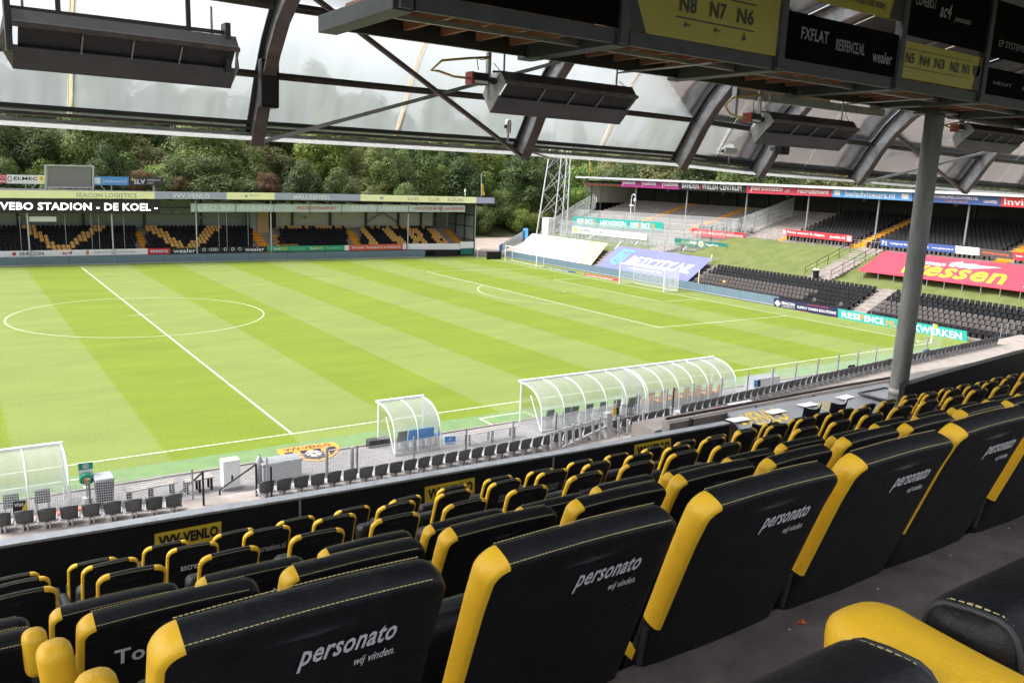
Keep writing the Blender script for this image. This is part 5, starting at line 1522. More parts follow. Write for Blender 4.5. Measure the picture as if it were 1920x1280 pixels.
MB().path(hq + [hq[0]], .025, 6).obj('frame', 'dark_steel', g); MB().add([p - V((0, 0, .01)) for p in hq] + [p - V((0, 0, .03)) for p in hq], [(0, 1, 2, 3), (7, 6, 5, 4), (0, 4, 5, 1), (1, 5, 6, 2), (2, 6, 7, 3), (3, 7, 4, 0)]).obj('panel', 'tarp_grey', g)
for k, (u, v) in enumerate(((1575, 756), (1525, 765), (1430, 795))):
    p = at(u, v, y=-26.0); g = empty('desk_chair', (p.x, -26.0, 5.9), '%s black chair back with pale rim at the press desk' % ['right', 'middle', 'left'][k], 'chair', 'chairs at the press desk')
    mb = MB(); n_ = 8
    for i in range(n_ + 1):
        a = -1 + 2 * i / n_; zz = p.z + .05 * a * a
        mb.v += [V((p.x + .22 * a, -26.0 + .08 * a * a, zz - .35)), V((p.x + .24 * a, -26.05 + .08 * a * a, zz))]
    for i in range(n_): mb.f.append((2 * i, 2 * i + 2, 2 * i + 3, 2 * i + 1))
    o = mb.obj('backrest', 'seat_black', g, smooth=True); so = o.modifiers.new('s', 'SOLIDIFY'); so.thickness = .03
    MB().path([mb.v[2 * i + 1] for i in range(n_ + 1)], .012, 6).obj('rim', 'paper', g)
    MB().tube((p.x, -25.9, 6.5), (p.x, -25.9, p.z - .3), .03, 6).obj('stem', 'galv', g)
# pillar
pt, pb_ = at(1745, 214, y=-25.35), at(1690, 745, y=-25.35)
px_ = (pt.x + pb_.x) / 2
PL = empty('roof_pillar', (px_, -25.35, 6), 'thick round grey steel pillar on the right holding the roof', 'pillar')
mb = MB(); mb.path([(px_, -25.35, 5.5), (px_, -25.35, 7.45), (px_, -25.35, 10), (px_, -25.35, pt.z)], .186, 28); mb.obj('shaft', 'pillar_paint', PL, smooth=True)
MB().path([(px_, -25.35, 7.45), (px_, -25.35, 7.6)], .189, 28).obj('rust_band', 'wood_grey', PL, smooth=True)
MB().box(px_ - .3, px_ + .3, -25.65, -25.05, pt.z, pt.z + .04).obj('head_plate', 'dark_steel', PL)

# ------------------------------------------------------------------ padded seats
CR = rad(19); UB = V((0, -math.sin(CR), math.cos(CR))); NB = V((0, -math.cos(CR), -math.sin(CR)))


def padded(wide, hgt, th, rc, yel, roll, scut, key):
    """parts of one padded seat as meshes; origin: middle of the top rear edge, back leaning towards -y"""
    w2 = wide / 2
    ol = []                       # outline (x, s, nx, ns) from bottom left round the top to bottom right; s = 0 at top, negative down
    for i in range(10): ol.append((-w2, lerp(-hgt, -rc, i / 10), -1, 0))
    for i in range(9):
        a = math.pi - (math.pi / 2) * i / 8; ol.append((-w2 + rc + rc * math.cos(a), -rc + rc * math.sin(a), math.cos(a), math.sin(a)))
    m_ = 10
    for i in range(1, m_): ol.append((lerp(-w2 + rc, w2 - rc, i / m_), .006 * math.sin(math.pi * i / m_), 0, 1))
    for i in range(9):
        a = math.pi / 2 - (math.pi / 2) * i / 8; ol.append((w2 - rc + rc * math.cos(a), -rc + rc * math.sin(a), math.cos(a), math.sin(a)))
    for i in range(10): ol.append((w2, lerp(-rc, -hgt, (i + 1) / 10), 1, 0))
    prof = []                     # (inset, n) from the rear face round the rim to the front face
    e = min(th * .5, .034)
    h2 = th / 2
    prof += [(.055, h2 + .004), (.036, h2 + .003), (.016, h2), (.006, h2 - .0025), (.001, h2 - .010), (-.002, h2 * .3), (-.002, -h2 * .3), (.001, -h2 + .010), (.006, -h2 + .0025), (.02, -h2), (.06, -h2 - .004)]

    def pt_(x, s, n):
        k = max(0, 1 + s / .16)             # the head roll is fuller and tips backwards
        n2 = n * (1 + roll * k) + .010 * k * k
        sag = .010 * (1 - (x / w2) ** 2) * max(0, 1 + s / .05)
        tp = 1 - .12 * min(1, max(0, -s - .03) / .48)   # the back thins towards the seat
        rel = n2 - th / 2
        if rel < 0: rel *= tp
        return UB * (s - sag * 0) + NB * rel + V((x, 0, 0))
    grid = [[pt_(x - nx * d, s - ns * d, n) for d, n in prof] for x, s, nx, ns in ol]
    blk, yl, yr = MB(), MB(), MB()
    for i in range(len(ol) - 1):
        xm = (ol[i][0] + ol[i + 1][0]) / 2; sm = (ol[i][1] + ol[i + 1][1]) / 2
        for j in range(len(prof) - 1):
            side = abs(xm) > w2 - yel and sm > -scut and j >= 2 and (key == 2 or xm < 0 or (sm < -.045 and j >= 3))
            t_ = (yl if xm < 0 else yr) if side else blk
            t_.add([grid[i][j], grid[i + 1][j], grid[i + 1][j + 1], grid[i][j + 1]], [(0, 1, 2, 3)])
    # rear and front faces as grids of rows so they can bulge
    n_ = len(ol); h_ = n_ // 2
    for jj, flip in ((0, 0), (len(prof) - 1, 1)):
        for i in range(h_):
            a, b, c_, d_ = grid[i][jj], grid[i + 1][jj], grid[n_ - 2 - i][jj], grid[n_ - 1 - i][jj]
            m1, m2 = (a + d_) / 2, (b + c_) / 2
            bl = NB * (.006 if not flip else -.012)
            m1, m2 = m1 + bl, m2 + bl
            for qd in ((a, b, m2, m1), (m1, m2, c_, d_)):
                if i == h_ - 1 and (qd[0] - qd[1]).length < 1e-6: continue
                blk.add(list(qd), [(0, 1, 2, 3)])
    res = {}
    for nm, mb_, mm in (('back_panel', blk, 'leather_black'), ('side_panel', yl, 'leather_yellow'), ('side_panel_b', yr, 'leather_yellow')):
        me = mb_.mesh(nm, mm, smooth=True)
        bm = bmesh.new(); bm.from_mesh(me); bmesh.ops.remove_doubles(bm, verts=bm.verts, dist=.0004); bmesh.ops.recalc_face_normals(bm, faces=bm.faces); bm.to_mesh(me); bm.free()
        for p in me.polygons: p.use_smooth = True
        res[nm] = me
    st = MB()
    for sy, inset in ((-.062, .03), (-.004, .05)) if key == 1 else ((-.004, .05),):
        L_ = wide - 2 * max(yel, rc) + .03
        nd = int(L_ / .009)
        for i in range(nd):
            xa = -L_ / 2 + i * .009
            n0_ = th / 2 + (.0105 if sy < -.05 else .0)
            f_ = 1 + roll * max(0, 1 + sy / .16)
            if sy < -.05: n0_, du_, sy = -th / 2 + .006, .006 + .006 * math.sin(math.pi * (xa / L_ + .5)), -.004
            else: n0_, du_ = th / 2 - .004, .006 + .006 * math.sin(math.pi * (xa / L_ + .5))
            st.beam(pt_(xa, sy, n0_) + UB * du_, pt_(xa + .0066, sy, n0_) + UB * du_, .0014, .0014)
            if n0_ < 0: sy = -.062
    res['stitching'] = st.mesh('stitching', 'stitch')  # both seams' stitches
    # raised seam welt under the stitched roll
    cu = MB().rbox((0, .47, -.58), (wide * .94, .15, .44), .05, 3)
    res['cushion'] = cu.mesh('cushion', 'leather_black', smooth=True)
    ar = MB().rbox((-wide / 2 - .055, .50, -.52), (.075, .42, .07), .033, 3)
    res['armrest'] = ar.mesh('armrest', 'leather_yellow' if key == 1 else 'leather_black', smooth=True)
    sh = MB().box(-wide / 2 - .075, -wide / 2 - .035, .40, .66, -1.18, -.56)
    res['arm_stand'] = sh.mesh('arm_stand', 'dark_steel')
    fr_ = MB().box(-wide * .4, wide * .4, .42, .55, -1.185, -.8)
    res['seat_frame'] = fr_.mesh('seat_frame', 'dark_steel')
    if key == 1:
        stp = MB().tube(UB * (-scut - .0) + NB * (-.03) + V((-w2 - .004, 0, 0)), UB * (-.56) + NB * (-.01) + V((-w2 - .004, 0, 0)), .009, 6)
        res['strap'] = stp.mesh('strap', 'dark_steel')
        tb = MB().hexa([UB * -.575 + NB * a + V((x, 0, 0)) for x, a in ((-w2 - .012, -.075), (-w2 + .006, -.005), (-w2 + .012, -.005), (-w2 + .0, -.075))] + [UB * -.535 + NB * a + V((x, 0, 0)) for x, a in ((-w2 - .012, -.075), (-w2 + .006, -.005), (-w2 + .012, -.005), (-w2 + .0, -.075))])
        res['tab'] = tb.mesh('tab', 'leather_yellow')
    res['_pt'] = pt_; res['_th'] = th
    return res


KIND1 = padded(.543, .80, .070, .055, .046, .06, .44, 1)
KIND2 = padded(.41, .72, .042, .075, .085, .14, .60, 2)


def place_seat(K, xc, y, z, label, group, texts=(), name='padded_seat'):
    g = empty(name, (xc, y, z), label, 'seat', group)
    for nm, me in K.items():
        if nm.startswith('_'): continue
        o = D.objects.new('side_panel' if nm.startswith('side') else nm, me); COL.objects.link(o); o.parent = g; WL[o.name] = V((xc, y, z))
        if nm == 'stitching': o['kind'] = 'stuff'
    for (s, x0, x1, s0, s1, mm, bold, shear) in texts:
        n_ = K['_th'] / 2 + .011
        base = V((xc, y, z))
        q = [base + K['_pt'](a, b, n_ / (1 + .14 * max(0, 1 + b / .16) if True else 1)) for a, b in ((x0, s0), (x1, s0), (x1, s1), (x0, s1))]
        letter(q, s, (0, 1, 0, 1), mm, g, bold, shear, lift=.0035)
    return g


T1 = [('personato', -.03, .165, -.142, -.078, 'print_white', .03, .25), ('wij vinden.', .085, .17, -.176, -.146, 'print_white', .01, .3)]
rownames = ['nearest', 'second', 'third', 'fourth', 'fifth', 'front']
R1 = [at(325, 1165, y=-33.6), at(945, 1020, y=-33.6), at(1347, 915, y=-33.6), at(1622, 843, y=-33.6), at(1812, 786, y=-33.6)]
R1 += [R1[-1] + V((.62, 0, 0)), R1[-1] + V((1.24, 0, 0))]
for k, p in enumerate(R1):
    place_seat(KIND1, p.x + .2415, -33.6, p.z - .042, '%s seat from the left in the nearest padded row, white name on its back' % ORD[k], 'padded seats in the nearest row', T1)
XT = {(1, 0): [('TopF', -.175, -.01, -.20, -.115, 'print_white', .04, 0)], (2, 0): [], (2, 1): [('EN', -.02, .06, -.20, -.14, 'print_white', .03, 0), ('H', .09, .15, -.20, -.12, 'print_white', .05, .2)], (2, 4): [('VLENCA', -.05, .18, -.24, -.19, 'print_mid', .03, 0)],
      (3, 0): [], (3, 3): [], (3, 5): [('kersten', -.05, .14, -.20, -.14, 'print_mid', .03, 0), ('trading bv', .0, .14, -.24, -.21, 'print_mid', .0, 0)], (3, 6): [('kersten', -.05, .14, -.20, -.14, 'print_mid', .03, 0), ('trading bv', .0, .14, -.24, -.21, 'print_mid', .0, 0)],
      (3, 7): [('JDS', -.07, .1, -.24, -.15, 'print_mid', .0, 0)], (3, 8): [('JDS', -.07, .1, -.24, -.15, 'print_mid', .0, 0)], (3, 9): [('JDS', -.07, .1, -.24, -.15, 'print_mid', .0, 0)],
      (4, 1): [('ascreation', -.10, .16, -.23, -.16, 'print_white', .02, 0)], (4, 2): [('ascreation.nl', -.10, .16, -.23, -.16, 'print_mid', .02, 0)], (4, 6): [('HOLLAND', -.06, .10, -.19, -.15, 'print_mid', .01, 0), ('CASINO', -.06, .10, -.25, -.20, 'print_mid', .01, 0)], (4, 7): [('HOLLAND', -.06, .10, -.19, -.15, 'print_mid', .01, 0), ('CASINO', -.06, .10, -.25, -.20, 'print_mid', .01, 0)]}
for r0 in range(1, 6):
    x0, y, z = ROWS[r0]
    K = KIND1 if r0 < 3 else KIND2
    wd = .543 if r0 < 3 else .41
    xo = (-.030 if r0 < 3 else -.07) + wd / 2
    for k in range(-1, 40):
        x = x0 + k * .62 + xo
        u, v, dz = pix((x - wd / 2, y, z - .1)); u2, _, _ = pix((x + wd / 2, y, z - .3))
        if u > 1930 or u2 < -20 or dz < 0: continue
        jz = random.uniform(-.012, .012)
        if r0 == 5 and x > -1.0 and x < 3.6 and False: continue
        g = place_seat(K, x, y + random.uniform(-.015, .015), z + jz - (.042 if r0 < 3 else .03), '%s seat from the left in the %s padded row' % (ORD[k + 1], rownames[r0]), 'padded seats in the %s row' % rownames[r0], XT.get((r0, k), ()))
        if r0 < 3: g.rotation_euler = (random.uniform(-.012, .012), random.uniform(-.008, .008), random.uniform(-.012, .012))
        if r0 >= 3: g.rotation_euler = (random.uniform(-.03, .03), 0, random.uniform(-.05, .05))
# two seats beside the camera: folded cushions and broad yellow armrests
def rbar(pts, w, h, r, name, mm, parent):
    pass
A0 = V((-11.04, -34.245, 11.05))
for k in range(2):
    xa = A0.x + .62 * (k - 1)
    g = empty('padded_seat', (xa + .3, A0.y - .3, FLOOR0), ['folded seat beside the camera, left of the broad yellow armrest', 'folded seat at the lower right corner, right of the yellow armrest'][k], 'seat', 'folded seats beside the camera')
    xl, xr = (xa + .095, xa + .535)
    mb = MB().rbox(((xl + xr) / 2, 0, 0), (xr - xl, .17, .42), .055, 5)
    tilt = Matrix.Rotation(rad(-6), 4, 'X')
    org = V((0, A0.y - .095, 10.85))
    mb.v = [tilt @ p + org for p in mb.v]
    mb.obj('cushion', 'leather_black', g, smooth=True)
    for xe, sg in ((xl, 1), (xr, -1)):
        pts = []
        for i in range(25):
            a = 2 * math.pi * i / 24
            pp = V((xe + sg * .022, .068 * math.copysign(abs(math.cos(a)) ** .5, math.cos(a)), .193 * math.copysign(abs(math.sin(a)) ** .35, math.sin(a))))
            pts.append(tilt @ (pp * 1.0 + V((0, pp.y * .16, pp.z * .045))) + org)
        MB().path(pts, .006, 6, False).obj('piping', 'dark_steel', g, smooth=True)
        st = MB()
        for i in range(0, 24):
            p0, p1 = pts[i], pts[i + 1]
            for t in (0, .34, .67):
                a_, b_ = p0.lerp(p1, t) + V((sg * .012, 0, .0035)), p0.lerp(p1, t + .22) + V((sg * .012, 0, .0035))
                if (b_ - a_).length > .002: st.beam(a_, b_, .004, .0035)
        tag(st.obj('stitching', 'stitch', g), kind='stuff')
    MB().box(xl, xr, A0.y - .42, A0.y - .18, FLOOR0, FLOOR0 + .35).obj('seat_frame', 'dark_steel', g)
    if k == 1:
        arm = MB()
        prof = []
        n_ = 24
        for i in range(n_ + 1):
            t = .13 * (1 - math.cos(math.pi / 2 * i / 12)) if i < 12 else lerp(.13, 1, (i - 12) / 12)
            prof.append((A0.y + .085 - .62 * t, t))
        for yy, t in prof:
            e = max(.02, math.sqrt(max(0, 1 - (1 - min(1, t / .13)) ** 2)))
            hw, hh = .078 * e, .06 * e
            zc = 10.985 - .02 * math.sin(t * 3)
            for j in range(16):
                a = 2 * math.pi * j / 16
                arm.v.append(V((xa + hw * math.copysign(abs(math.cos(a)) ** .62, math.cos(a)), yy, zc + hh * math.copysign(abs(math.sin(a)) ** .62, math.sin(a)))))
        for i in range(n_):
            for j in range(16): arm.f.append((i * 16 + j, i * 16 + (j + 1) % 16, (i + 1) * 16 + (j + 1) % 16, (i + 1) * 16 + j))
        arm.f.append(tuple(range(16)))
        arm.obj('armrest', 'leather_yellow', g, smooth=True)
        MB().box(xa - .02, xa + .02, A0.y - .5, A0.y - .1, FLOOR0, 10.94).obj('arm_stand', 'dark_steel', g)
# bits dropped on the carpet
for k, (u, v, mm, lb, sz) in enumerate(((1503, 1167, 'orange_red', 'small orange leaf lying on the carpet', .016), (1480, 1181, 'paper', 'tiny white crumb left of the orange leaf', .005), (1646, 1105, 'paper', 'tiny white crumb behind the folded seat', .006), (1782, 1042, 'paper', 'tiny white crumb far along the carpet', .006), (1892, 991, 'paper', 'tiny white crumb near the right edge of the carpet', .006))):
    p = at(u, v, z=FLOOR0 + .001); g = empty('litter', tuple(p), lb, 'litter')
    MB().add([p + V((sz * math.cos(a) * (1 + .4 * math.sin(3 * a)), sz * math.sin(a) * .7, .002 + .003 * math.sin(2 * a))) for a in [i * .785 for i in range(8)]] + [p + V((0, 0, .006))], [(i, (i + 1) % 8, 8) for i in range(8)]).obj('scrap', mm, g)
# raised yellow armrests at the left end
for k, (u0, v0, u1, v1, Y, wv) in enumerate(((62, 1180, 72, 1262, -32.35, .05), (98, 1204, 118, 1310, -32.9, .058), (178, 1262, 192, 1400, -33.25, .062))):
    a, b = at(u0, v0, y=Y), at(u1, v1, y=Y)
    d_ = (b - a); L_ = d_.length; mb = MB().rbox((0, 0, -L_ / 2), (wv * 1.5, wv * 1.3, L_), wv * .55, 4)
    qt = d_.normalized().to_track_quat('-Z', 'Y')
    mb.v = [qt @ p + a for p in mb.v]
    g = empty('raised_armrest', (b.x, Y, b.z - .4), '%s yellow armrest folded upright at the lower left' % ['rearmost', 'middle', 'nearest'][k], 'armrest', 'upright armrests at the aisle')
    mb.obj('pad', 'leather_yellow', g, smooth=True)
    MB().tube(b + V((0, .0, .03)), b + V((.02, .02, -.45)), .02, 8).obj('arm_stand', 'dark_steel', g)

# ================================================================== roof over the near stand
EZ = [(-20, 12.36), (-7.56, 12.33), (-1.8, 12.35), (3, 12.31), (5.9, 12.2), (10.3, 12.14), (16.4, 12.03), (40, 11.8)]
ARC = [(0, 0), (-.28, .42), (-.62, .98), (-1.02, 1.50), (-1.55, 2.0), (-2.3, 2.45), (-3.3, 2.85), (-4.8, 3.25), (-7, 3.65), (-10, 4.0), (-14, 4.25), (-19, 4.4)]
YE = -19.57


def arcp(x, i, off=0.0):
    """point on the roof curve, moved inward by off"""
    a = V((0, *ARC[max(0, i - 1)])); b = V((0, *ARC[min(len(ARC) - 1, i + 1)])); d = (b - a).normalized()
    n_ = V((0, -d.z, d.y))          # inward: down and towards the seats
    n_ = n_ if n_.z < 0 else -n_
    return V((x, YE + ARC[i][0], interp(EZ, x) + ARC[i][1])) + n_ * off


RX = [-18.8, -13.3, -7.56, -1.81, 2.96, 5.87, 10.31, 16.37, 21.6, 27, 33]
RF = empty('roof_structure', (0, YE, 12), 'curved steel and clear sheet roof over the main stand', 'roof')
for x in RX:
    rf = MB()
    for (o0, wx, nm, mm) in ((.05, .20, 'outer_flange', 'dark_steel'), (.47, .22, 'inner_flange', 'rafter_brown')):
        fm = MB()
        for i in range(len(ARC)):
            p0, p1 = arcp(x, i, o0), arcp(x, i, o0 + .03)
            fm.v += [p0 + V((-wx / 2, 0, 0)), p0 + V((wx / 2, 0, 0)), p1 + V((wx / 2, 0, 0)), p1 + V((-wx / 2, 0, 0))]
        for i in range(len(ARC) - 1):
            for j in range(4): fm.f.append((i * 4 + j, i * 4 + (j + 1) % 4, i * 4 + 4 + (j + 1) % 4, i * 4 + 4 + j))
        fm.f += [(0, 1, 2, 3), tuple(len(fm.v) - 4 + j for j in range(4))]
        rf.v, rf.f = fm.v, fm.f
        if nm == 'outer_flange': root = rf.obj('rafter', 'dark_steel', RF); rf = MB()
        else: rf.obj('inner_flange', mm, root)
    wb_ = MB()
    for i in range(len(ARC)):
        p0, p1 = arcp(x, i, .08), arcp(x, i, .47)
        wb_.v += [p0 + V((-.012, 0, 0)), p0 + V((.012, 0, 0)), p1 + V((.012, 0, 0)), p1 + V((-.012, 0, 0))]
    for i in range(len(ARC) - 1):
        for j in range(4): wb_.f.append((i * 4 + j, i * 4 + (j + 1) % 4, i * 4 + 4 + (j + 1) % 4, i * 4 + 4 + j))
    wb_.obj('web', 'rafter_web', root)
# panes, one per bay half and per course
CO = [(0, 2), (2, 4), (4, 6), (6, 8)]
for x0, x1 in zip(RX, RX[1:]):
    xm = (x0 + x1) / 2
    for xa, xb in ((x0 + .02, xm - .03), (xm + .03, x1 - .02)):
        for c0, c1 in CO:
            mb = MB()
            for i in range(c0, c1 + 1):
                for t in range(3): mb.v.append(arcp(lerp(xa, xb, t / 2), i, .0))
            for i in range(c1 - c0):
                for t in range(2): mb.f.append((i * 3 + t, i * 3 + t + 1, i * 3 + t + 4, i * 3 + t + 3))
            if c0 == 6 and x0 > 2: mb.obj('roof_deck', 'wall_dark', RF, smooth=True)
            else: mb.obj('roof_pane', 'roof_sheet', RF, smooth=True)
    gb = MB(); gb.path([arcp(xm, i, -.03) for i in range(0, 9)], .04, 6); gb.obj('glazing_bar', 'bar_cream', RF)
    for i, nm in ((2, 'purlin'), (4, 'purlin'), (6, 'purlin'), (8, 'purlin')):
        MB().beam(arcp(x0 + .1, i, .10), arcp(x1 - .1, i, .10), .10, .07).obj(nm, 'dark_steel', RF)
        MB().beam(arcp(x0 + .1, i, .20), arcp(x1 - .1, i, .20), .08, .06).obj(nm, 'rafter_brown', RF)
    # front edge: gutter of stacked flanges and the pale drip strip
    for dy, dz, w_, h_, mm, nm in ((-.10, .13, .16, .07, 'dark_steel', 'edge_beam'), (-.06, .03, .2, .05, 'rafter_brown', 'edge_beam'), (-.02, -.07, .24, .06, 'rafter_web', 'edge_beam'), (.10, -.135, .012, .07, 'edge_sheet', 'drip_strip')):
        a, b = V((x0, YE + dy, interp(EZ, x0) + dz)), V((x1, YE + dy, interp(EZ, x1) + dz))
        MB().beam(a, b, w_, h_).obj(nm, mm, RF)
# solid rear roof; the unseen last course is glazed to light the seats
for c0 in (8, 9, 10):
    if c0 == 10:
        for x0, x1 in zip(RX, RX[1:]):
            MB().quad(arcp(x0 + .03, c0), arcp(x1 - .03, c0), arcp(x1 - .03, c0 + 1), arcp(x0 + .03, c0 + 1)).obj('roof_pane', 'roof_sheet', RF)
        continue
    MB().add([arcp(RX[0], c0), arcp(RX[-1], c0), arcp(RX[-1], c0 + 1), arcp(RX[0], c0 + 1), arcp(RX[0], c0, -.1), arcp(RX[-1], c0, -.1), arcp(RX[-1], c0 + 1, -.1), arcp(RX[0], c0 + 1, -.1)], [(0, 1, 2, 3), (7, 6, 5, 4), (0, 4, 5, 1), (2, 6, 7, 3), (1, 5, 6, 2), (3, 7, 4, 0)]).obj('roof_deck', 'wall_dark', RF)
# diagonal wind braces
def rp(k, i, off=.42): return arcp(RX[k], i, off)
for (k0, i0, k1, i1) in ((2, 0, 3, 4), (3, 0, 2, 5), (6, 0, 7, 3), (7, 0, 6, 3)):
    MB().beam(rp(k0, i0), rp(k1, i1), .07, .07).obj('wind_brace', 'galv' if k0 in (2, 6) else 'rafter_brown', RF)
MB().beam(arcp(-1.6, 0, .1), arcp(-.9, 0, .45), .12, .03).obj('bracket', 'galv', RF)
MB().beam(arcp(10.5, 0, .1), arcp(11.2, 0, .45), .12, .03).obj('bracket', 'galv', RF)
# loudspeakers and lamps fixed to rafters
for (u, v0, v1, wd, lb) in ((503, 112, 203, .30, 'flat black loudspeaker on the leftmost rafter'), (1466, 268, 290, .30, 'dark loudspeaker hanging behind the third heater')):
    Y = -20.6; a = at(u, v1, y=Y); b = at(u, v0, y=Y)
    g = empty('loudspeaker', tuple(a), lb, 'loudspeaker')
    sp = MB().hexa([a + V((-wd / 2, -.12, 0)), a + V((wd / 2, -.12, 0)), a + V((wd / 2, .1, 0)), a + V((-wd / 2, .1, 0)), b + V((-wd / 2, -.12, 0)), b + V((wd / 2, -.12, 0)), b + V((wd / 2, .1, 0)), b + V((-wd / 2, .1, 0))])
    sp.obj('cabinet', 'black_paint', g, bevel=.02); MB().box(a.x - wd * .42, a.x + wd * .42, Y - .127, Y - .121, a.z + .05, b.z - .05).obj('grille', 'heater_black', g); MB().box(a.x - .05, a.x + .05, Y + .1, Y + .35, (a.z + b.z) / 2 - .05, (a.z + b.z) / 2 + .05).obj('bracket', 'dark_steel', g)
for (u, v, sz, lb) in ((953, 238, (.12, .12, .3), 'small white floodlight clamped at the second rafter foot'), (1368, 284, (.5, .16, .2), 'long white camera housing on the roof edge'), (1448, 288, (.14, .14, .22), 'small white camera right of the fourth rafter')):
    p = at(u, v, y=-19.9); g = empty('roof_camera', tuple(p), lb, 'camera')
    MB().rbox(tuple(p), sz, .05, 3).obj('housing', 'white_metal', g, smooth=True); MB().tube(p + V((0, 0, -.3)), p, .02, 6).obj('stem', 'galv', g); MB().tube(p + V((-sz[0] / 2 - .02, 0, 0)), p + V((-sz[0] / 2 + .02, 0, 0)), .04, 10).obj('lens', 'black_paint', g)

# ================================================================== hanging walkway with signs
PYN, PYF, PZ = -26.3, -24.35, 13.42
XB = [-14.1, -11.0, -7.9, at(1165, 80, y=PYN).x, at(1457, 130, y=PYN).x, at(1677, 172, y=PYN).x, at(1833, 203, y=PYN).x, 7.3, 10.4, 13.5]
HW = empty('hanging_walkway', (0, -25.3, PZ), 'steel and timber walkway hung below the roof, carrying signs', 'walkway')
for i, x in enumerate(XB):
    if i > 1:
        MB().box(x - .13, x + .13, PYN + .02, PYF + .25, PZ, PZ + .21).obj('cross_beam', 'mezz_steel', HW, bevel=.01)
        MB().box(x - .07, x + .07, PYN - .06, PYN + .08, PZ + .02, 15.6).obj('hanger_post', 'mezz_steel', HW)
for i, (x0, x1) in enumerate(zip(XB, XB[1:])):
    if i < 2: continue
    MB().box(x0 + .14, x1 - .14, PYN, PYN + .07, PZ + .02, PZ + .2).obj('edge_channel', 'mezz_steel', HW)
    MB().box(x0 + .14, x1 - .14, PYF, PYF + .07, PZ + .03, PZ + .3).obj('edge_channel', 'mezz_steel', HW)
    MB().box(x0 + .14, x1 - .14, PYN + .075, PYF - .005, PZ + .32, PZ + .36).obj('deck_board', 'timber', HW)
    for k in range(5):
        xx = lerp(x0 + .14, x1 - .14, (k + .5) / 5)
        MB().box(xx - .03, xx + .03, PYN + .075, PYF - .005, PZ + .14, PZ + .315).obj('joist', 'timber', HW)
    MB().box(x0 + .14, x1 - .14, PYN + .7, PYN + .74, PZ + .04, PZ + .10).obj('cable_tray', 'galv', HW)
for x0, x1 in ((-7.9, XB[3]), ): MB().box(x0, x1, PYN - .01, PYN + .01, PZ + .21, 15.0).obj('blank_panel', 'sign_black', HW)


def mz(i, zb, zt, mm, lbl, texts, segs=(), extra=None):
    x0, x1 = XB[i] + .09, XB[i + 1] - .09
    q = [V((x0, PYN - .02, zb)), V((x1, PYN - .02, zb)), V((x1, PYN - .02, zt)), V((x0, PYN - .02, zt))]
    b = board('hanging_sign', lbl, q, mm, 'sign', texts, segs, t=.03, group='signs on the hanging walkway')
    return b, q


b_, q = mz(3, PZ + .2, 14.45, 'mezz_yellow', 'yellow block number sign with arrows for three blocks', [('N8', (.30, .41, .43, .68), 'black_print', .03), ('N7', (.50, .61, .43, .68), 'black_print', .03), ('N6', (.69, .81, .43, .68), 'black_print', .03), ('KLEINE ZUID', (.3, .85, .88, .97), 'black_print', .02)])
patch(q, [(0, 0), (.105, 0), (.02, .6), (.06, 1), (0, 1)], 'black_print', b_)
patch(q, rect(.28, .82, .33, .35), 'black_print', b_); patch(q, rect(.28, .82, .76, .78), 'black_print', b_)
for cx, dn in ((.36, 0), (.56, 0), (.75, 1)):
    if not dn: pls = (rect(cx - .022, cx + .022, .235, .25), [(cx - .028, .2425), (cx - .008, .285), (cx - .004, .27), (cx - .018, .2425), (cx - .004, .215), (cx - .008, .20)])
    else: pls = (rect(cx - .004, cx + .004, .17, .28), [(cx, .15), (cx + .018, .21), (cx + .010, .215), (cx, .18), (cx - .010, .215), (cx - .018, .21)])
    for pl in pls: patch(q, pl, 'black_print', b_)
b_, q = mz(4, PZ + .2, 14.30, 'sign_black', 'black sign with three white company names', [('FXFLAT', (.12, .35, .46, .72), 'print_grey', .02), ('RESIFENCE.NL', (.42, .68, .36, .62), 'print_grey', .02), ('wealer', (.76, .95, .26, .54), 'print_grey', .03)])
b_, q = mz(5, PZ + .22, 14.24, 'mezz_yellow', 'yellow block number sign for five blocks at the right', [('N5', (.03, .13, .42, .7), 'black_print', .03), ('N4', (.20, .32, .42, .7), 'black_print', .03), ('N3', (.38, .50, .42, .7), 'black_print', .03), ('N2', (.58, .69, .42, .7), 'black_print', .03), ('N1', (.74, .83, .42, .7), 'black_print', .03)])
patch(q, rect(.0, .84, .8, .815), 'black_print', b_); patch(q, rect(.0, .84, .3, .315), 'black_print', b_); patch(q, [(.9, 0), (1, 0), (1, 1), (.96, 1)], 'black_print', b_)
patch(q, [(.88, .72), (.97, .72), (.97, .5), (.925, .38), (.88, .5)], 'black_print', b_)
b_, q = mz(6, PZ + .2, 14.1, 'sign_black', 'black sign with faint grey names at the right edge', [('NEXXT', (.1, .35, .4, .52), 'print_grey', .0), ('POT', (.5, .62, .35, .5), 'print_grey', .02)])
b_, q = mz(4, 14.52, 15.4, 'mezz_yellow', 'upper yellow welcome sign with black corners', [('WELKOM BIJ HET VVV-VENLO NETWERK', (.2, .83, .10, .24), 'black_print', .02)])
patch(q, [(0, 0), (.14, 0), (.06, 1), (0, 1)], 'black_print', b_); patch(q, [(.88, 0), (1, 0), (1, 1), (.96, 1)], 'black_print', b_)
b_, q = mz(5, 14.34, 15.3, 'sign_black', 'upper black sign with grey company names', [('COVEBO./', (.06, .3, .52, .68), 'print_grey', .02), ('ac4', (.36, .5, .42, .68), 'print_grey', .03, .2), ('personato', (.55, .76, .38, .5), 'print_grey', .01, .2)])
b_, q = mz(6, 14.3, 15.3, 'sign_black', 'upper black sign with faint names at the right edge', [('EP SYSTEMS', (.1, .45, .2, .32), 'print_grey', .0)])
b_, q = mz(3, 14.52, 15.3, 'sign_black', 'upper black sign above the three block numbers', [])
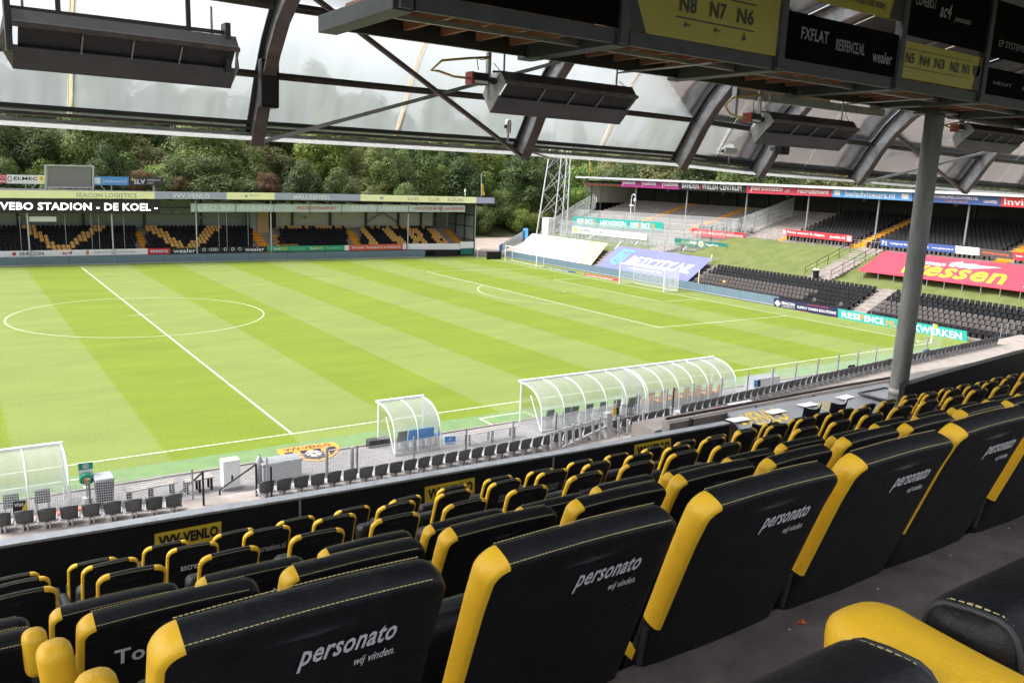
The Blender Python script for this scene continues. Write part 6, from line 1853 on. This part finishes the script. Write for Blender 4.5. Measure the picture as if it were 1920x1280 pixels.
# plywood panel and grey beam below the walkway
a, b = at(1385, 145, y=-24.1), at(1555, 192, y=-24.1)
g = empty('plywood_panel', (a.x, -24.1, a.z), 'bare plywood panel fixed under the walkway behind a heater', 'panel')
MB().box(a.x, b.x, -24.12, -24.09, b.z, max(PZ + .02, a.z)).obj('sheet', 'plywood', g)
MB().box(a.x - .1, XB[6] + .3, -24.2, -24.13, b.z - .16, b.z - .01).obj('bottom_beam', 'galv', g)
MB().box(a.x - .13, a.x - .06, -24.2, -24.1, b.z - .5, PZ + .05).obj('side_post', 'galv', g)

# ------------------------------------------------------------------ radiant heaters
def heater(lbl, u0, v0, u1, v1, L_, full=True, Y=-24.35):
    a = at(u0, v0, y=Y); b = at(u1, v1, y=Y)
    x0, x1 = a.x, b.x; zt = (a.z + b.z) / 2
    g = empty('radiant_heater', ((x0 + x1) / 2, Y, zt), lbl, 'heater', 'gas heaters under the walkway')
    # trough profile (y, z): tilted so that the mouth faces the seats
    pr = [(.20, .06), (.16, .12), (-.06, .10), (-.16, -.02), (-.20, -.05)]
    mb = MB()
    for x in (x0, x1):
        for dy, dz in pr: mb.v.append(V((x, Y + dy, zt + dz)))
        for dy, dz in [(p[0], p[1] + .02) for p in pr]: mb.v.append(V((x, Y + dy, zt + dz)))
    n_ = len(pr)
    for i in range(n_ - 1): mb.f += [(i, i + 1, 2 * n_ + i + 1, 2 * n_ + i), (n_ + i + 1, n_ + i, 3 * n_ + i, 3 * n_ + i + 1)]
    mb.obj('reflector_hood', 'heater_dark', g)
    xi0, xi1 = x0 + .05, x1 - .05
    MB().hexa([(xi0, Y - .19, zt - .07), (xi1, Y - .19, zt - .07), (xi1, Y + .02, zt - .25), (xi0, Y + .02, zt - .25), (xi0, Y - .17, zt - .05), (xi1, Y - .17, zt - .05), (xi1, Y + .04, zt - .23), (xi0, Y + .04, zt - .23)]).obj('burner_face', 'heater_black', g)
    for k in range(3):
        xx = lerp(x0, x1, .28 + .22 * k); MB().beam((xx, Y - .20, zt - .085), (xx, Y - .0, zt - .255), .012, .02).obj('divider', 'galv', g)
    MB().hexa([(x0, Y - .02, zt - .25), (x1, Y - .02, zt - .25), (x1, Y + .2, zt - .46), (x0, Y + .2, zt - .46), (x0, Y + .0, zt - .235), (x1, Y + .0, zt - .235), (x1, Y + .22, zt - .445), (x0, Y + .22, zt - .445)]).obj('lower_lip', 'heater_lip', g)
    MB().beam((x0, Y - .2, zt - .045), (x1, Y - .2, zt - .045), .05, .05).obj('front_bar', 'rafter_brown', g)
    for x, s_ in ((x0, -1), (x1, 1)):
        MB().add([(x, Y - .2, zt - .06), (x, Y + .02, zt - .25), (x, Y + .21, zt - .45), (x + s_ * .12, Y + .24, zt - .2), (x + s_ * .05, Y + .16, zt + .1), (x, Y - .06, zt + .1)], [(0, 1, 2, 3, 4, 5)]).obj('end_cap', 'galv_light' if s_ < 0 and full else 'heater_dark', g)
    for x in (x0 + .12, x1 - .25):
        MB().tube((x, Y + .05, zt + .1), (x, Y + .05, PZ + .1), .015, 6).obj('hanger', 'galv', g)
    if full:
        MB().box(x0 - .46, x0 - .2, Y - .06, Y + .12, zt - .10, zt + .06).obj('burner_box', 'black_paint', g, bevel=.01)
        MB().box(x0 - .49, x0 - .455, Y - .065, Y + .125, zt - .105, zt + .065).obj('red_cover', 'dull_red', g)
        MB().box(x0 - .44, x0 - .22, Y - .066, Y - .061, zt - .09, zt - .05).obj('rating_plate', 'paper', g)
        MB().tube((x0 - .2, Y + .05, zt - .02), (x0 + .02, Y + .05, zt - .02), .05, 10).obj('burner_neck', 'heater_dark', g)
        MB().beam((x0 - .15, Y + .05, zt - .3), (x0 - .15, Y + .05, PZ + .02), .07, .05, (1, 0, 0)).obj('bracket', 'galv', g)
        MB().path([(x0 - .15, Y, PZ - .05), (x0 - .5, Y, PZ - .1), (x0 - .95, Y, PZ - .18), (x0 - 1.12, Y, PZ - .33), (x0 - 1.0, Y, zt + .02), (x0 - .75, Y, zt - .03), (x0 - .5, Y, zt - .03)], .017, 8).obj('gas_hose', 'hose', g, smooth=True)
        MB().path([(x0 - .35, Y, zt + .1), (x0 - .38, Y, zt + .25), (x0 - .28, Y, PZ - .1), (x0 - .15, Y, PZ - .05)], .007, 6).obj('cable', 'black_paint', g)
        MB().path([(x1 - .25, Y + .05, zt + .1), (x1 - .25, Y + .05, PZ - .02), (x1 - .2, Y - .2, PZ - .01), (x1 + .2, PYN + .4, PZ + .05)], .018, 8).obj('hanger_pipe', 'galv', g)
        MB().path([(x0 + .05, Y, zt + .1), (x0 - .08, Y + .02, PZ - .12)], .006, 5).path([(x1 - .05, Y, zt + .1), (x1 - .22, Y + .02, PZ - .15)], .006, 5).obj('chain', 'black_paint', g)
    else:
        MB().beam((x0 - .04, Y + .02, zt + .14), (x1 - .05, Y + .02, zt + .16), .05, .04).obj('top_rail', 'dark_steel', g)
        for k in range(46):
            xx = lerp(x0, x1 - .1, k / 45); MB().box(xx - .008, xx + .008, Y, Y + .02, zt + .1, zt + .13).obj('rail_peg', 'dark_steel', g) if k % 3 == 0 else None
        for x in (x0 - .03, x1 - .1): MB().box(x - .03, x + .03, Y - .1, Y + .1, zt - .3, zt + .26).obj('end_bracket', 'dark_steel', g)
        for x in (x0 + .45, x1 - .52): MB().box(x - .025, x + .025, Y, Y + .04, zt + .12, zt + 1.6).obj('slotted_hanger', 'dark_steel', g)


heater('large dark radiant heater hanging at the upper left', 20, 42, 440, 88, 2.4, False)
heater('dark radiant heater with red burner box in the middle', 935, 148, 1180, 180, 2.4)
heater('third radiant heater, in front of the plywood panel', 1436, 222, 1594, 240, 2.4)
heater('farthest radiant heater at the right edge below the walkway', 1812, 243, 1915, 252, 2.4)
